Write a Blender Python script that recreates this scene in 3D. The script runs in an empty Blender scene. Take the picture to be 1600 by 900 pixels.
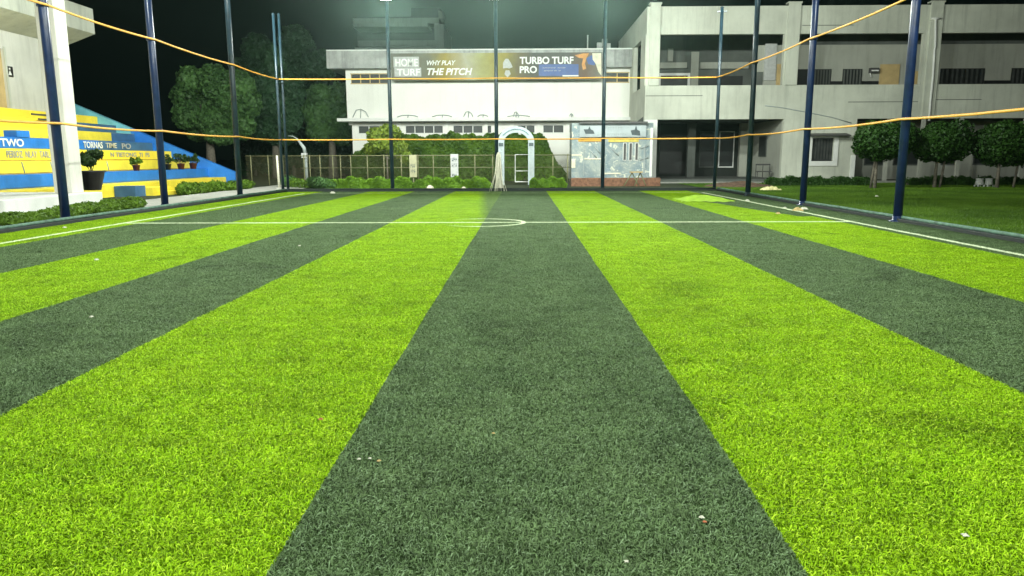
import bpy, math, random
import numpy as np
from mathutils import Matrix, Vector
rng = np.random.default_rng(7); random.seed(7)
sc = bpy.context.scene
col = sc.collection
R = math.radians

# ---------------------------------------------------------------- camera
F = 1155.0
cam_m = Matrix.Translation((0, 0, 1.5)) @ Matrix.Rotation(R(.89), 4, 'Z') @ Matrix.Rotation(R(80.0), 4, 'X') @ Matrix.Rotation(R(-.2), 4, 'Z')
cd = bpy.data.cameras.new('camera'); cam = bpy.data.objects.new('camera', cd); col.objects.link(cam)
cam.matrix_world = cam_m; cd.sensor_width = 36; cd.lens = F/1600*36; cd.clip_start = .05; cd.clip_end = 2000
sc.camera = cam

# ---------------------------------------------------------------- night sky, exposure
w = bpy.data.worlds.new('World'); sc.world = w; w.use_nodes = True
nt = w.node_tree; bg = nt.nodes['Background']
sky = nt.nodes.new('ShaderNodeTexSky'); sky.sky_type = 'NISHITA'; sky.sun_disc = False
sky.sun_elevation = R(-8); sky.sun_rotation = R(200)
tint = nt.nodes.new('ShaderNodeMix'); tint.data_type = 'RGBA'; tint.blend_type = 'ADD'; tint.inputs[0].default_value = 1
tint.inputs[7].default_value = (.003, .009, .008, 1)
nt.links.new(sky.outputs[0], tint.inputs[6]); nt.links.new(tint.outputs[2], bg.inputs[0])
bg.inputs[1].default_value = .15
sc.view_settings.view_transform = 'Standard'; sc.view_settings.look = 'None'
sc.view_settings.gamma = 1; sc.view_settings.exposure = 0.0
sc.cycles.use_denoising = True
sc.cycles.max_bounces = 5; sc.cycles.diffuse_bounces = 3; sc.cycles.volume_bounces = 0; sc.cycles.transparent_max_bounces = 8
sc.cycles.sample_clamp_indirect = 4; sc.cycles.sample_clamp_direct = 30
LAMP_W = 1500.0
GLARE_HAZE = 0.0005

# ---------------------------------------------------------------- helpers
def _ray(px, py):
    return cam_m.to_3x3() @ Vector(((px-800)/F, (450-py)/F, -1))
def at(px, py, D):
    d = _ray(px, py); return Vector((0, 0, 1.5)) + d*(D/d.y)
def gr(px, py, z=0.0):
    d = _ray(px, py); return Vector((0, 0, 1.5)) + d*((z-1.5)/d.z)
def atx(px, py, X):
    d = _ray(px, py); return Vector((0, 0, 1.5)) + d*(X/d.x)
def ax(px, D): return at(px, 250, D).x
def az(px, py, D): return at(px, py, D).z

def tag(o, label=None, cat=None, group=None, kind=None):
    if label: o['label'] = label
    if cat: o['category'] = cat
    if group: o['group'] = group
    if kind: o['kind'] = kind
    return o
def empty(name, loc, label, cat, group=None, rz=0):
    o = bpy.data.objects.new(name, None); o.location = loc; o.rotation_euler = (0, 0, rz)
    o.empty_display_size = .2; col.objects.link(o); return tag(o, label, cat, group)
def copy_tree(o, parent=None):
    c = o.copy(); col.objects.link(c); c.parent = parent
    for ch in list(o.children): copy_tree(ch, c)
    return c

class MB:
    def __init__(s): s.v = []; s.f = []; s.sm = False
    def box(s, x0, x1, y0, y1, z0, z1):
        if x0 > x1: x0, x1 = x1, x0
        if y0 > y1: y0, y1 = y1, y0
        if z0 > z1: z0, z1 = z1, z0
        n = len(s.v)
        s.v += [(x0,y0,z0),(x1,y0,z0),(x1,y1,z0),(x0,y1,z0),(x0,y0,z1),(x1,y0,z1),(x1,y1,z1),(x0,y1,z1)]
        for q in ((0,3,2,1),(4,5,6,7),(0,1,5,4),(1,2,6,5),(2,3,7,6),(3,0,4,7)): s.f.append(tuple(n+i for i in q))
        return s
    def prism(s, poly, a, b, axis='x'):
        """poly of 2-D points extruded along axis between a and b"""
        n = len(s.v); k = len(poly)
        for t in (a, b):
            for p, q in poly:
                s.v.append((t,p,q) if axis == 'x' else (p,t,q) if axis == 'y' else (p,q,t))
        s.f.append(tuple(n+i for i in range(k))); s.f.append(tuple(n+k+i for i in reversed(range(k))))
        for i in range(k):
            j = (i+1) % k; s.f.append((n+i, n+k+i, n+k+j, n+j))
        return s
    def tube(s, pts, r, seg=8, cap=True):
        pts = [Vector(p) for p in pts]; rs = r if isinstance(r, (list, tuple)) else [r]*len(pts)
        n = len(s.v)
        for i, p in enumerate(pts):
            t = (pts[min(i+1, len(pts)-1)] - pts[max(i-1, 0)]).normalized()
            a = t.cross(Vector((0,0,1)));
            if a.length < .05: a = t.cross(Vector((0,1,0)))
            a.normalize(); b = t.cross(a)
            for k in range(seg):
                th = 2*math.pi*k/seg; s.v.append(tuple(p + (a*math.cos(th)+b*math.sin(th))*rs[i]))
        for i in range(len(pts)-1):
            for k in range(seg):
                k2 = (k+1) % seg
                s.f.append((n+i*seg+k, n+(i+1)*seg+k, n+(i+1)*seg+k2, n+i*seg+k2))
        if cap:
            s.f.append(tuple(n+k for k in range(seg))); s.f.append(tuple(n+(len(pts)-1)*seg+k for k in reversed(range(seg))))
        s.sm = True
        return s
    def lathe(s, prof, cx=0, cy=0, seg=20, wob=0):
        n = len(s.v)
        for r, z in prof:
            for k in range(seg):
                th = 2*math.pi*k/seg; rr = r*(1 + wob*math.sin(th*5+z*3)); s.v.append((cx+rr*math.cos(th), cy+rr*math.sin(th), z))
        for i in range(len(prof)-1):
            for k in range(seg):
                k2 = (k+1) % seg; s.f.append((n+i*seg+k, n+i*seg+k2, n+(i+1)*seg+k2, n+(i+1)*seg+k))
        s.f.append(tuple(n+k for k in reversed(range(seg)))); s.f.append(tuple(n+(len(prof)-1)*seg+k for k in range(seg)))
        s.sm = True
        return s
    def build(s, name, m, parent=None, bevel=0, smooth=None):
        me = bpy.data.meshes.new(name); me.from_pydata(s.v, [], s.f); me.update()
        o = bpy.data.objects.new(name, me); col.objects.link(o); me.materials.append(m); o.parent = parent
        if parent:   # vertices are given in world space: bring them to the thing's own space
            me.transform((Matrix.Translation(parent_world(parent))).inverted())
        if (s.sm if smooth is None else smooth):
            me.polygons.foreach_set('use_smooth', [len(p.vertices) == 4 for p in me.polygons])
        if bevel:
            b = o.modifiers.new('bevel', 'BEVEL'); b.width = bevel; b.segments = 2; b.limit_method = 'ANGLE'
        return o
def parent_world(p):
    v = Vector((0,0,0))
    while p: v += Vector(p.location); p = p.parent
    return v

def fast_mesh(name, V, Fq, m, parent=None, link=True):
    me = bpy.data.meshes.new(name); n = len(V); k = len(Fq); s = Fq.shape[1]
    me.vertices.add(n); me.vertices.foreach_set('co', np.asarray(V, np.float32).ravel())
    me.loops.add(k*s); me.loops.foreach_set('vertex_index', np.asarray(Fq, np.int32).ravel())
    me.polygons.add(k); me.polygons.foreach_set('loop_start', np.arange(0, k*s, s, dtype=np.int32))
    me.update(calc_edges=True); me.validate()
    me.materials.append(m)
    o = bpy.data.objects.new(name, me)
    if link: col.objects.link(o)
    o.parent = parent
    if parent: me.transform(Matrix.Translation(parent_world(parent)).inverted())
    return o

# ---- materials
def N(t, typ, **kw):
    n = t.nodes.new(typ)
    for k, v in kw.items(): setattr(n, k, v)
    return n
def mth(t, op, a, b=0.0, c=None, clamp=False):
    n = t.nodes.new('ShaderNodeMath'); n.operation = op; n.use_clamp = clamp
    for i, x in enumerate((a, b) if c is None else (a, b, c)):
        if isinstance(x, (int, float)): n.inputs[i].default_value = x
        else: t.links.new(x, n.inputs[i])
    return n.outputs[0]
def mixc(t, f, a, b, mode='MIX'):
    n = t.nodes.new('ShaderNodeMix'); n.data_type = 'RGBA'; n.blend_type = mode
    for i, x in ((0, f), (6, a), (7, b)):
        if isinstance(x, (int, float)): n.inputs[i].default_value = x
        elif isinstance(x, tuple): n.inputs[i].default_value = (*x[:3], 1)
        else: t.links.new(x, n.inputs[i])
    return n.outputs[2]
def noise(t, scale, vec=None, det=4, rough=.6, dist=0):
    n = N(t, 'ShaderNodeTexNoise'); n.inputs['Scale'].default_value = scale; n.inputs['Detail'].default_value = det
    n.inputs['Roughness'].default_value = rough; n.inputs['Distortion'].default_value = dist
    if vec is not None: t.links.new(vec, n.inputs['Vector'])
    return n.outputs['Fac']
def ramp(t, f, stops, interp='LINEAR'):
    n = N(t, 'ShaderNodeValToRGB'); n.color_ramp.interpolation = interp
    e = n.color_ramp.elements
    while len(e) < len(stops): e.new(.5)
    for i, (p, c) in enumerate(stops):
        e[i].position = p; e[i].color = (c, c, c, 1) if isinstance(c, (int, float)) else (*c, 1)
    t.links.new(f, n.inputs[0]); return n.outputs[0]
def pos(t): return N(t, 'ShaderNodeNewGeometry').outputs['Position']
def scaled(t, v, s):
    n = N(t, 'ShaderNodeMapping'); n.inputs['Scale'].default_value = s; t.links.new(v, n.inputs[0]); return n.outputs[0]
MATS = {}
def mat(name, c, rough=.7, var=.12, scale=3., streak=0., bump=.15, metal=0., spec=.5, stain=None, bscale=None):
    if name in MATS: return MATS[name]
    m = bpy.data.materials.new(name); m.use_nodes = True; t = m.node_tree; b = t.nodes['Principled BSDF']
    p = pos(t)
    f = noise(t, scale, p, 6)
    dark = tuple(x*(1-var*2) for x in c); lite = tuple(min(1, x*(1+var)) for x in c)
    cc = mixc(t, ramp(t, f, [(.3, 0.), (.7, 1.)]), dark, lite)
    if streak:
        s = noise(t, 1.0, scaled(t, p, (3.0, 3.0, .22)), 6, .7)
        s2 = noise(t, .35, p, 3)
        k = mth(t, 'MULTIPLY', ramp(t, s, [(.5, 0.), (.75, 1.)]), mth(t, 'MULTIPLY', s2, streak*1.9), clamp=True)
        cc = mixc(t, k, cc, stain or tuple(x*.35 for x in c))
    t.links.new(cc, b.inputs['Base Color']); b.inputs['Roughness'].default_value = rough
    b.inputs['Metallic'].default_value = metal; b.inputs['Specular IOR Level'].default_value = spec
    if bump:
        bn = N(t, 'ShaderNodeBump'); bn.inputs['Strength'].default_value = bump; bn.inputs['Distance'].default_value = .02
        t.links.new(noise(t, bscale or scale*8, p, 5), bn.inputs['Height']); t.links.new(bn.outputs[0], b.inputs['Normal'])
    MATS[name] = m; return m
def leafmat(name, c, c2, scale=1.2, tr=.25):
    m = bpy.data.materials.new(name); m.use_nodes = True; t = m.node_tree; b = t.nodes['Principled BSDF']
    p = pos(t); a = ramp(t, noise(t, scale, p, 3), [(.35, 0.), (.65, 1.)])
    r = N(t, 'ShaderNodeNewGeometry').outputs['Random Per Island']
    cc = mixc(t, mth(t, 'ADD', mth(t, 'MULTIPLY', a, .6), mth(t, 'MULTIPLY', r, .4)), c, c2)
    t.links.new(cc, b.inputs['Base Color']); b.inputs['Roughness'].default_value = .55; b.inputs['Specular IOR Level'].default_value = .3
    tl = N(t, 'ShaderNodeBsdfTranslucent'); t.links.new(cc, tl.inputs[0])
    mx = N(t, 'ShaderNodeMixShader'); mx.inputs[0].default_value = tr
    t.links.new(b.outputs[0], mx.inputs[1]); t.links.new(tl.outputs[0], mx.inputs[2]); t.links.new(mx.outputs[0], t.nodes['Material Output'].inputs[0])
    return m
def emis(name, c, s):
    m = bpy.data.materials.new(name); m.use_nodes = True; b = m.node_tree.nodes['Principled BSDF']
    b.inputs['Base Color'].default_value = (*c, 1); b.inputs['Emission Color'].default_value = (*c, 1); b.inputs['Emission Strength'].default_value = s
    return m

M_white = mat('white_painted_render', (.78, .78, .73), .8, .03, .6, .14, .08)
M_fascia = mat('weathered_grey_render', (.40, .41, .40), .85, .16, 1.6, .9, .2)
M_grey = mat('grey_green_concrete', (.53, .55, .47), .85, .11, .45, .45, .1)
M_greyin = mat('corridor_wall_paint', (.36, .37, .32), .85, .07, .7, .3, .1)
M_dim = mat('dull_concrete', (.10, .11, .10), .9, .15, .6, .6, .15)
M_trim = mat('white_trim_paint', (.72, .73, .70), .6, .05, 2, .1, .05)
M_pillar = mat('cream_pillar_paint', (.70, .68, .62), .75, .05, 1.2, .25, .1)
M_dark = mat('dark_panel', (.012, .013, .013), .5, .2, 2, 0, 0)
M_glass = mat('dark_window_glass', (.02, .025, .025), .5, .2, 1, 0, 0)
M_navy = mat('navy_gloss_steel', (.010, .026, .085), .32, .2, 4, 0, .04)
M_teal = mat('dark_teal_steel', (.014, .035, .05), .38, .25, 4, 0, .04)
M_kerb = mat('black_rubber_kerb', (.008, .016, .014), .7, .3, 5, 0, .3)
M_kerbtop = mat('grey_green_pipe', (.10, .19, .14), .8, .3, 6, 0, .1)
M_rope = mat('orange_rope', (.90, .45, .06), .6, .1, 20, 0, .1)
M_yellow = mat('yellow_step_paint', (.88, .70, .05), .55, .07, 1.4, .25, .08, stain=(.45, .33, .06))
M_blue = mat('blue_step_paint', (.02, .18, .60), .5, .12, 1.2, .25, .08)
M_sky = mat('pale_blue_paint', (.16, .48, .62), .6, .18, .9, .2, .08)
M_slate = mat('slate_blue_paint', (.05, .14, .27), .6, .15, 1.2, .2, .08)
M_conc = mat('pale_concrete', (.42, .42, .38), .85, .14, 2, 0, .3)
M_black = mat('black_plastic', (.012, .010, .011), .35, .2, 3, 0, .03)
M_red = mat('maroon_pot', (.10, .018, .015), .5, .2, 3, 0, .05)
M_tan = mat('tan_board', (.50, .37, .17), .6, .1, 1.5, .2, .05)
M_brick = mat('brown_brick', (.20, .095, .055), .85, .3, 6, 0, .4)
M_postm = mat('pale_fence_post', (.17, .17, .085), .6, .12, 4, 0, .05)
M_wire = mat('galvanised_wire', (.12, .12, .06), .6, .1, 4, 0, 0)
M_letter = mat('white_lettering', (.78, .80, .76), .6, .06, 4, 0, 0)
M_letterd = mat('dark_lettering', (.05, .07, .08), .6, .1, 4, 0, 0)
M_letterg = mat('grey_lettering', (.30, .34, .34), .6, .1, 4, 0, 0)
M_curtain = mat('dark_curtain', (.05, .055, .052), .9, .3, 2, 0, 0)
M_net = mat('cream_netting', (.72, .70, .56), .85, .1, 12, 0, .6)
M_bark = mat('bark', (.16, .14, .11), .9, .25, 8, 0, .6)
M_soil = mat('brown_soil', (.11, .065, .04), .95, .3, 5, 0, .6)
M_ac = mat('dark_metal_box', (.06, .06, .06), .5, .1, 3, 0, 0)
L_tree = leafmat('dark_tree_leaves', (.024, .065, .018), (.11, .23, .065), .6)
L_tree2 = leafmat('black_green_leaves', (.014, .042, .017), (.055, .13, .055), .5)
L_hedge = leafmat('bright_hedge_leaves', (.07, .16, .008), (.20, .38, .02), 1.5)
L_vine = leafmat('vine_leaves', (.028, .072, .005), (.10, .19, .012), .7)
L_young = leafmat('yellow_green_leaves', (.10, .17, .015), (.28, .36, .05), 1.5)
L_top = leafmat('topiary_leaves', (.012, .040, .006), (.040, .11, .014), .8)
L_shrub = leafmat('shrub_leaves', (.045, .10, .008), (.15, .27, .02), 1.6)
L_pot = leafmat('pot_plant_leaves', (.012, .035, .010), (.05, .10, .02), 3)

def text(s, name, loc, h, wdt, rot, m, parent=None, ext=.004, bold=.0, shear=0.):
    c = bpy.data.curves.new(name, 'FONT'); c.body = s; c.extrude = ext; c.offset = bold; c.shear = shear; c.size = 1
    t = bpy.data.objects.new('t', c); col.objects.link(t)
    dg = bpy.context.evaluated_depsgraph_get(); me = bpy.data.meshes.new_from_object(t.evaluated_get(dg))
    bpy.data.objects.remove(t); bpy.data.curves.remove(c)
    n = len(me.vertices); V = np.empty(n*3, np.float32); me.vertices.foreach_get('co', V); V = V.reshape(-1, 3)
    V[:, 0] -= V[:, 0].min(); V[:, 1] -= V[:, 1].min()
    V[:, 0] *= wdt/max(V[:, 0].max(), 1e-3); V[:, 1] *= h/max(V[:, 1].max(), 1e-3)
    me.vertices.foreach_set('co', V.ravel()); me.name = name
    me.materials.clear(); me.materials.append(m)
    o = bpy.data.objects.new(name, me); col.objects.link(o)
    o.parent = parent; o.location = Vector(loc) - (parent_world(parent) if parent else Vector((0,0,0))); o.rotation_euler = rot
    return o
ROT_F = (R(90), 0, 0); ROT_X = (R(90), 0, R(90))

def leaves(P, nrm, size, name, m, parent, aspect=.55):
    """one small folded quad per point of P, facing roughly nrm"""
    n = len(P)
    d = nrm + rng.normal(0, .75, (n, 3)); d /= np.linalg.norm(d, axis=1)[:, None]
    a = np.cross(d, rng.normal(0, 1, (n, 3))); a /= np.linalg.norm(a, axis=1)[:, None]
    b = np.cross(d, a); s = size*rng.uniform(.6, 1.35, n)[:, None]
    V = np.stack([P - a*s, P + b*s*aspect + d*s*.15, P + a*s, P - b*s*aspect + d*s*.15], 1).reshape(-1, 3)
    Fq = np.arange(n*4).reshape(-1, 4)
    return fast_mesh(name, V, Fq, m, parent)
def blob_points(blobs, n, inner=.55):
    B = np.array(blobs, float); wts = (B[:, 3]*B[:, 4]); wts /= wts.sum()
    i = rng.choice(len(B), n, p=wts); d = rng.normal(0, 1, (n, 3)); d /= np.linalg.norm(d, axis=1)[:, None]
    lump = 1 + .10*np.sin(d[:, 0]*9+i) * np.cos(d[:, 2]*8+i*2)
    r = (1 - (1-inner)*rng.random(n)**2.2)*lump
    return B[i, :3] + d*r[:, None]*B[i, 3:6], d
def crown(blobs, n, size, name, m, parent, inner=.55):
    P, d = blob_points(blobs, n, inner); return leaves(P, d, size, name, m, parent)

# ---------------------------------------------------------------- turf material
KL, KR, YE = -10.62, 8.62, 33.4
def turf_material(name, blades):
    m = bpy.data.materials.new(name); m.use_nodes = True; t = m.node_tree; b = t.nodes['Principled BSDF']
    p = pos(t); sp = N(t, 'ShaderNodeSeparateXYZ'); t.links.new(p, sp.inputs[0]); X, Y = sp.outputs[0], sp.outputs[1]
    flat = scaled(t, p, (1, 1, 0))
    wob = mth(t, 'MULTIPLY', mth(t, 'SUBTRACT', noise(t, .55, flat, 3), .5), .05)
    Xw = mth(t, 'ADD', X, wob)
    edges = [-9.05, -6.98, -4.95, -3.10, -1.03, .98, 3.10, 5.10, 7.25]
    vals = [1, 0, 1, 0, 1, 0, 1, 0, 1, 0]
    stops = [(0., 1.)] + [((e+12)/24, float(v)) for e, v in zip(edges, vals[1:])]
    S = ramp(t, mth(t, 'DIVIDE', mth(t, 'ADD', Xw, 12.), 24.), stops, 'CONSTANT')
    # far half: the centre roll is wider and blends out into its light neighbour
    xb = mth(t, 'SUBTRACT', -1.10, mth(t, 'MULTIPLY', mth(t, 'SUBTRACT', Y, 17.5), .058))
    f1 = mth(t, 'DIVIDE', mth(t, 'SUBTRACT', X, xb), .35, clamp=True)
    f1 = mth(t, 'MULTIPLY', f1, mth(t, 'MULTIPLY', mth(t, 'GREATER_THAN', Y, 17.5), mth(t, 'LESS_THAN', X, 0.)))
    # worn dark notch at the far right
    e = mth(t, 'ADD', mth(t, 'ADD', 6.95, mth(t, 'MULTIPLY', mth(t, 'SUBTRACT', 18.8, Y), .13)), mth(t, 'MULTIPLY', wob, 5.))
    f2 = mth(t, 'MULTIPLY', mth(t, 'GREATER_THAN', X, e), mth(t, 'MULTIPLY', mth(t, 'GREATER_THAN', Y, 18.8), mth(t, 'LESS_THAN', Y, 25.6)))
    S = mth(t, 'MULTIPLY', S, mth(t, 'SUBTRACT', 1., mth(t, 'MAXIMUM', mth(t, 'MULTIPLY', f1, .8), f2)))
    big = noise(t, .45, flat, 4, .6); mid = noise(t, 5., flat, 3)
    patch = noise(t, 1.7, flat, 5, .65)
    big = mth(t, 'ADD', mth(t, 'MULTIPLY', big, .5), mth(t, 'MULTIPLY', ramp(t, patch, [(.3, 0.), (.7, 1.)]), .5))
    lightc = mixc(t, big, (.215, .455, .003), (.455, .74, .010)); darkc = mixc(t, big, (.085, .150, .060), (.205, .310, .130))
    c = mixc(t, S, darkc, lightc)
    c = mixc(t, .55, c, ramp(t, mid, [(.25, .40), (.75, 1.)]), 'MULTIPLY')
    strk = noise(t, 1., scaled(t, p, (1.1, 5.5, 0)), 4, .65)
    c = mixc(t, 1., c, ramp(t, strk, [(.32, .84), (.60, 1.06)]), 'MULTIPLY')
    worn = noise(t, .9, flat, 6, .75, .6)
    c = mixc(t, 1., c, ramp(t, worn, [(.34, .68), (.45, 1.)]), 'MULTIPLY')
    if blades:
        rnd = N(t, 'ShaderNodeNewGeometry').outputs['Random Per Island']
        c = mixc(t, 1., c, ramp(t, rnd, [(0., .34), (.45, .90), (1., 1.)]), 'MULTIPLY')
        pale = mth(t, 'MULTIPLY', mth(t, 'GREATER_THAN', rnd, .86), .45)
        c = mixc(t, pale, c, mixc(t, S, (.24, .34, .20), (.60, .78, .06)))
    else:
        c = mixc(t, .85, c, (.16, .20, .12), 'MULTIPLY')
    # white lines woven into the turf
    def near(v, c0, h): return mth(t, 'LESS_THAN', mth(t, 'ABSOLUTE', mth(t, 'SUBTRACT', v, c0)), h)
    ww = mth(t, 'MULTIPLY', mth(t, 'SUBTRACT', noise(t, 1.3, flat, 3), .5), .05)
    Xl = mth(t, 'ADD', X, ww); Yl = mth(t, 'ADD', Y, ww)
    inx = mth(t, 'MULTIPLY', mth(t, 'GREATER_THAN', X, -9.42), mth(t, 'LESS_THAN', X, 7.62))
    iny = mth(t, 'LESS_THAN', Y, 31.8)
    l1 = mth(t, 'MULTIPLY', near(Yl, 17.25, .075), inx)
    l2 = mth(t, 'MULTIPLY', near(Xl, -9.40, .06), iny)
    l3 = mth(t, 'MULTIPLY', near(Xl, 7.60, .06), iny)
    r = mth(t, 'SQRT', mth(t, 'ADD', mth(t, 'POWER', mth(t, 'ADD', X, 1.0), 2.), mth(t, 'POWER', mth(t, 'SUBTRACT', Y, 17.25), 2.)))
    l4 = mth(t, 'MULTIPLY', near(mth(t, 'ADD', r, ww), 1.02, .05), mth(t, 'DIVIDE', mth(t, 'ADD', X, 1.75), .7, clamp=True))
    l5 = mth(t, 'MULTIPLY', near(Yl, 31.8, .06), inx)
    L = mth(t, 'MAXIMUM', mth(t, 'MAXIMUM', l1, l2), mth(t, 'MAXIMUM', l3, mth(t, 'MAXIMUM', l4, mth(t, 'MULTIPLY', l5, .6))))
    L = mth(t, 'MULTIPLY', L, ramp(t, noise(t, 3., flat, 3), [(.3, .8), (.6, 1.)]))
    c = mixc(t, L, c, (.78, .86, .62))
    t.links.new(c, b.inputs['Base Color']); b.inputs['Roughness'].default_value = .65 if blades else .95
    b.inputs['Specular IOR Level'].default_value = .12 if blades else .05
    if blades:
        tl = N(t, 'ShaderNodeBsdfTranslucent'); t.links.new(c, tl.inputs[0])
        mx = N(t, 'ShaderNodeMixShader'); mx.inputs[0].default_value = .06
        t.links.new(b.outputs[0], mx.inputs[1]); t.links.new(tl.outputs[0], mx.inputs[2]); t.links.new(mx.outputs[0], t.nodes['Material Output'].inputs[0])
    return m
M_turf = turf_material('striped_turf_backing', False); M_blade = turf_material('striped_turf_blades', True)

# ---------------------------------------------------------------- ground
def groundmat(name, c1, c2, s):
    m = bpy.data.materials.new(name); m.use_nodes = True; t = m.node_tree; b = t.nodes['Principled BSDF']; p = pos(t)
    f = noise(t, s, p, 6); g = noise(t, s*25, p, 4)
    c = mixc(t, mth(t, 'ADD', mth(t, 'MULTIPLY', f, .6), mth(t, 'MULTIPLY', g, .4)), c1, c2)
    t.links.new(c, b.inputs['Base Color']); b.inputs['Roughness'].default_value = .9; b.inputs['Specular IOR Level'].default_value = .2
    bn = N(t, 'ShaderNodeBump'); bn.inputs['Strength'].default_value = .7; bn.inputs['Distance'].default_value = .04
    t.links.new(noise(t, s*40, p, 4), bn.inputs['Height']); t.links.new(bn.outputs[0], b.inputs['Normal'])
    return m
M_ground = groundmat('dark_ground', (.018, .028, .014), (.06, .07, .04), .5)
M_lawn = groundmat('dark_lawn', (.028, .075, .006), (.095, .19, .016), .4)
def sheet(name, x0, x1, y0, y1, z, m):
    o = MB(); o.v = [(x0,y0,z),(x1,y0,z),(x1,y1,z),(x0,y1,z)]; o.f = [(0,1,2,3)]
    return tag(o.build(name, m), kind='structure')
sheet('ground', -600, 600, -200, 900, -.03, M_ground)
sheet('turf', KL-.1, KR+.1, -3, YE+.1, 0, M_turf)
sheet('lawn', KR+.35, 60, -3, 44, -.012, M_lawn)
sheet('path', -14.2, -11.2, -3, 44, -.012, M_conc)
sheet('forecourt', 6, 28, 44.0, 48.0, -.02, M_conc)

# kerb round the pitch: dark rubber edge with a round pipe laid on top
def kerb(name, x0, x1, y0, y1, axis):
    k = MB().box(x0, x1, y0, y1, -.05, .085); o = k.build(name, M_kerb, bevel=.01); tag(o, kind='structure')
    p = MB(); cx, cy = (x0+x1)/2, (y0+y1)/2
    n = 28
    pts = [((cx if axis == 'y' else x0+(x1-x0)*i/n) + random.uniform(-.02,.02)*(axis=='y'), (cy if axis == 'x' else y0+(y1-y0)*i/n) + random.uniform(-.02,.02)*(axis=='x'), .118+random.uniform(-.006,.006)) for i in range(n+1)]
    p.tube(pts, .038, 10); q = p.build('edge_pipe', M_kerbtop if axis == 'y' else M_kerb, o)
    return o
kerb('kerb', KL-.24, KL, -3, YE+.25, 'y')
kerb('kerb', KR, KR+.24, -3, YE+.25, 'y')
kerb('kerb', KL, KR, YE, YE+.24, 'x')

# blades: three square tiles of curled fibres, laid over the pitch by a scatter
TS = (KR-KL)/20.0
def tile(seed, n=14000):
    g = np.random.default_rng(seed)
    xy = g.uniform(-TS/2, TS/2, (n, 2)); az_ = g.uniform(0, 2*np.pi, n); L = g.uniform(.015, .035, n)
    turn = g.normal(0, 2.2, n); h = g.uniform(.003, .021, n); wd = g.uniform(.0012, .0028, n)
    S = np.array([0, .33, .66, 1.])
    x = xy[:, 0].copy(); y = xy[:, 1].copy(); V = np.zeros((n, 4, 2, 3)); a = az_.copy()
    for k, s in enumerate(S):
        if k: x = x + np.cos(a)*L*.33; y = y + np.sin(a)*L*.33; a = a + turn*.5
        z = h*np.sin(np.pi*(s*.72+.04)); z = np.maximum(z, .001) + (k == 0)*-.003
        wk = wd*(1 - .55*(s**2)); px_, py_ = -np.sin(a)*wk, np.cos(a)*wk
        V[:, k, 0] = np.stack([x-px_, y-py_, z-wk*.5], 1); V[:, k, 1] = np.stack([x+px_, y+py_, z+wk*.5], 1)
    base = np.arange(n)[:, None]*8
    q = np.array([[0,1,3,2],[2,3,5,4],[4,5,7,6]])
    Fq = (base[:, :, None] + q[None]).reshape(-1, 4)
    return V.reshape(-1, 3), Fq
tcol = bpy.data.collections.new('turf_tiles')
for i in range(3):
    V, Fq = tile(i+3); o = fast_mesh('turf_tile', V, Fq, M_blade, None, link=False); tcol.objects.link(o)
pm = bpy.data.meshes.new('turf_blades'); pts = []
ny = int((YE+3)/TS)
for i in range(20):
    for j in range(ny+1):
        y = YE-TS/2-j*TS
        if y > -2.6: pts.append((KL+TS*(i+.5), y, 0))
pm.from_pydata(pts, [], []); blades = bpy.data.objects.new('turf_blades', pm); col.objects.link(blades)
tag(blades, kind='stuff', label='curled artificial grass fibres in light and dark green stripes')
ng = bpy.data.node_groups.new('lay_tiles', 'GeometryNodeTree')
ng.interface.new_socket('Geometry', in_out='INPUT', socket_type='NodeSocketGeometry'); ng.interface.new_socket('Geometry', in_out='OUTPUT', socket_type='NodeSocketGeometry')
gi = ng.nodes.new('NodeGroupInput'); go = ng.nodes.new('NodeGroupOutput')
ci = ng.nodes.new('GeometryNodeCollectionInfo'); ci.inputs['Collection'].default_value = tcol; ci.inputs['Separate Children'].default_value = True; ci.inputs['Reset Children'].default_value = True
ip = ng.nodes.new('GeometryNodeInstanceOnPoints'); ip.inputs['Pick Instance'].default_value = True
r1 = ng.nodes.new('FunctionNodeRandomValue'); r1.data_type = 'INT'; r1.inputs[4].default_value = 0; r1.inputs[5].default_value = 2
r2 = ng.nodes.new('FunctionNodeRandomValue'); r2.data_type = 'INT'; r2.inputs[4].default_value = 0; r2.inputs[5].default_value = 3; r2.inputs['Seed'].default_value = 5
mm = ng.nodes.new('ShaderNodeMath'); mm.operation = 'MULTIPLY'; mm.inputs[1].default_value = math.pi/2
cx = ng.nodes.new('ShaderNodeCombineXYZ')
lk = ng.links.new
lk(gi.outputs[0], ip.inputs['Points']); lk(ci.outputs[0], ip.inputs['Instance']); lk(r1.outputs[2], ip.inputs['Instance Index'])
lk(r2.outputs[2], mm.inputs[0]); lk(mm.outputs[0], cx.inputs[2]); lk(cx.outputs[0], ip.inputs['Rotation']); lk(ip.outputs[0], go.inputs[0])
md = blades.modifiers.new('lay', 'NODES'); md.node_group = ng

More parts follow.
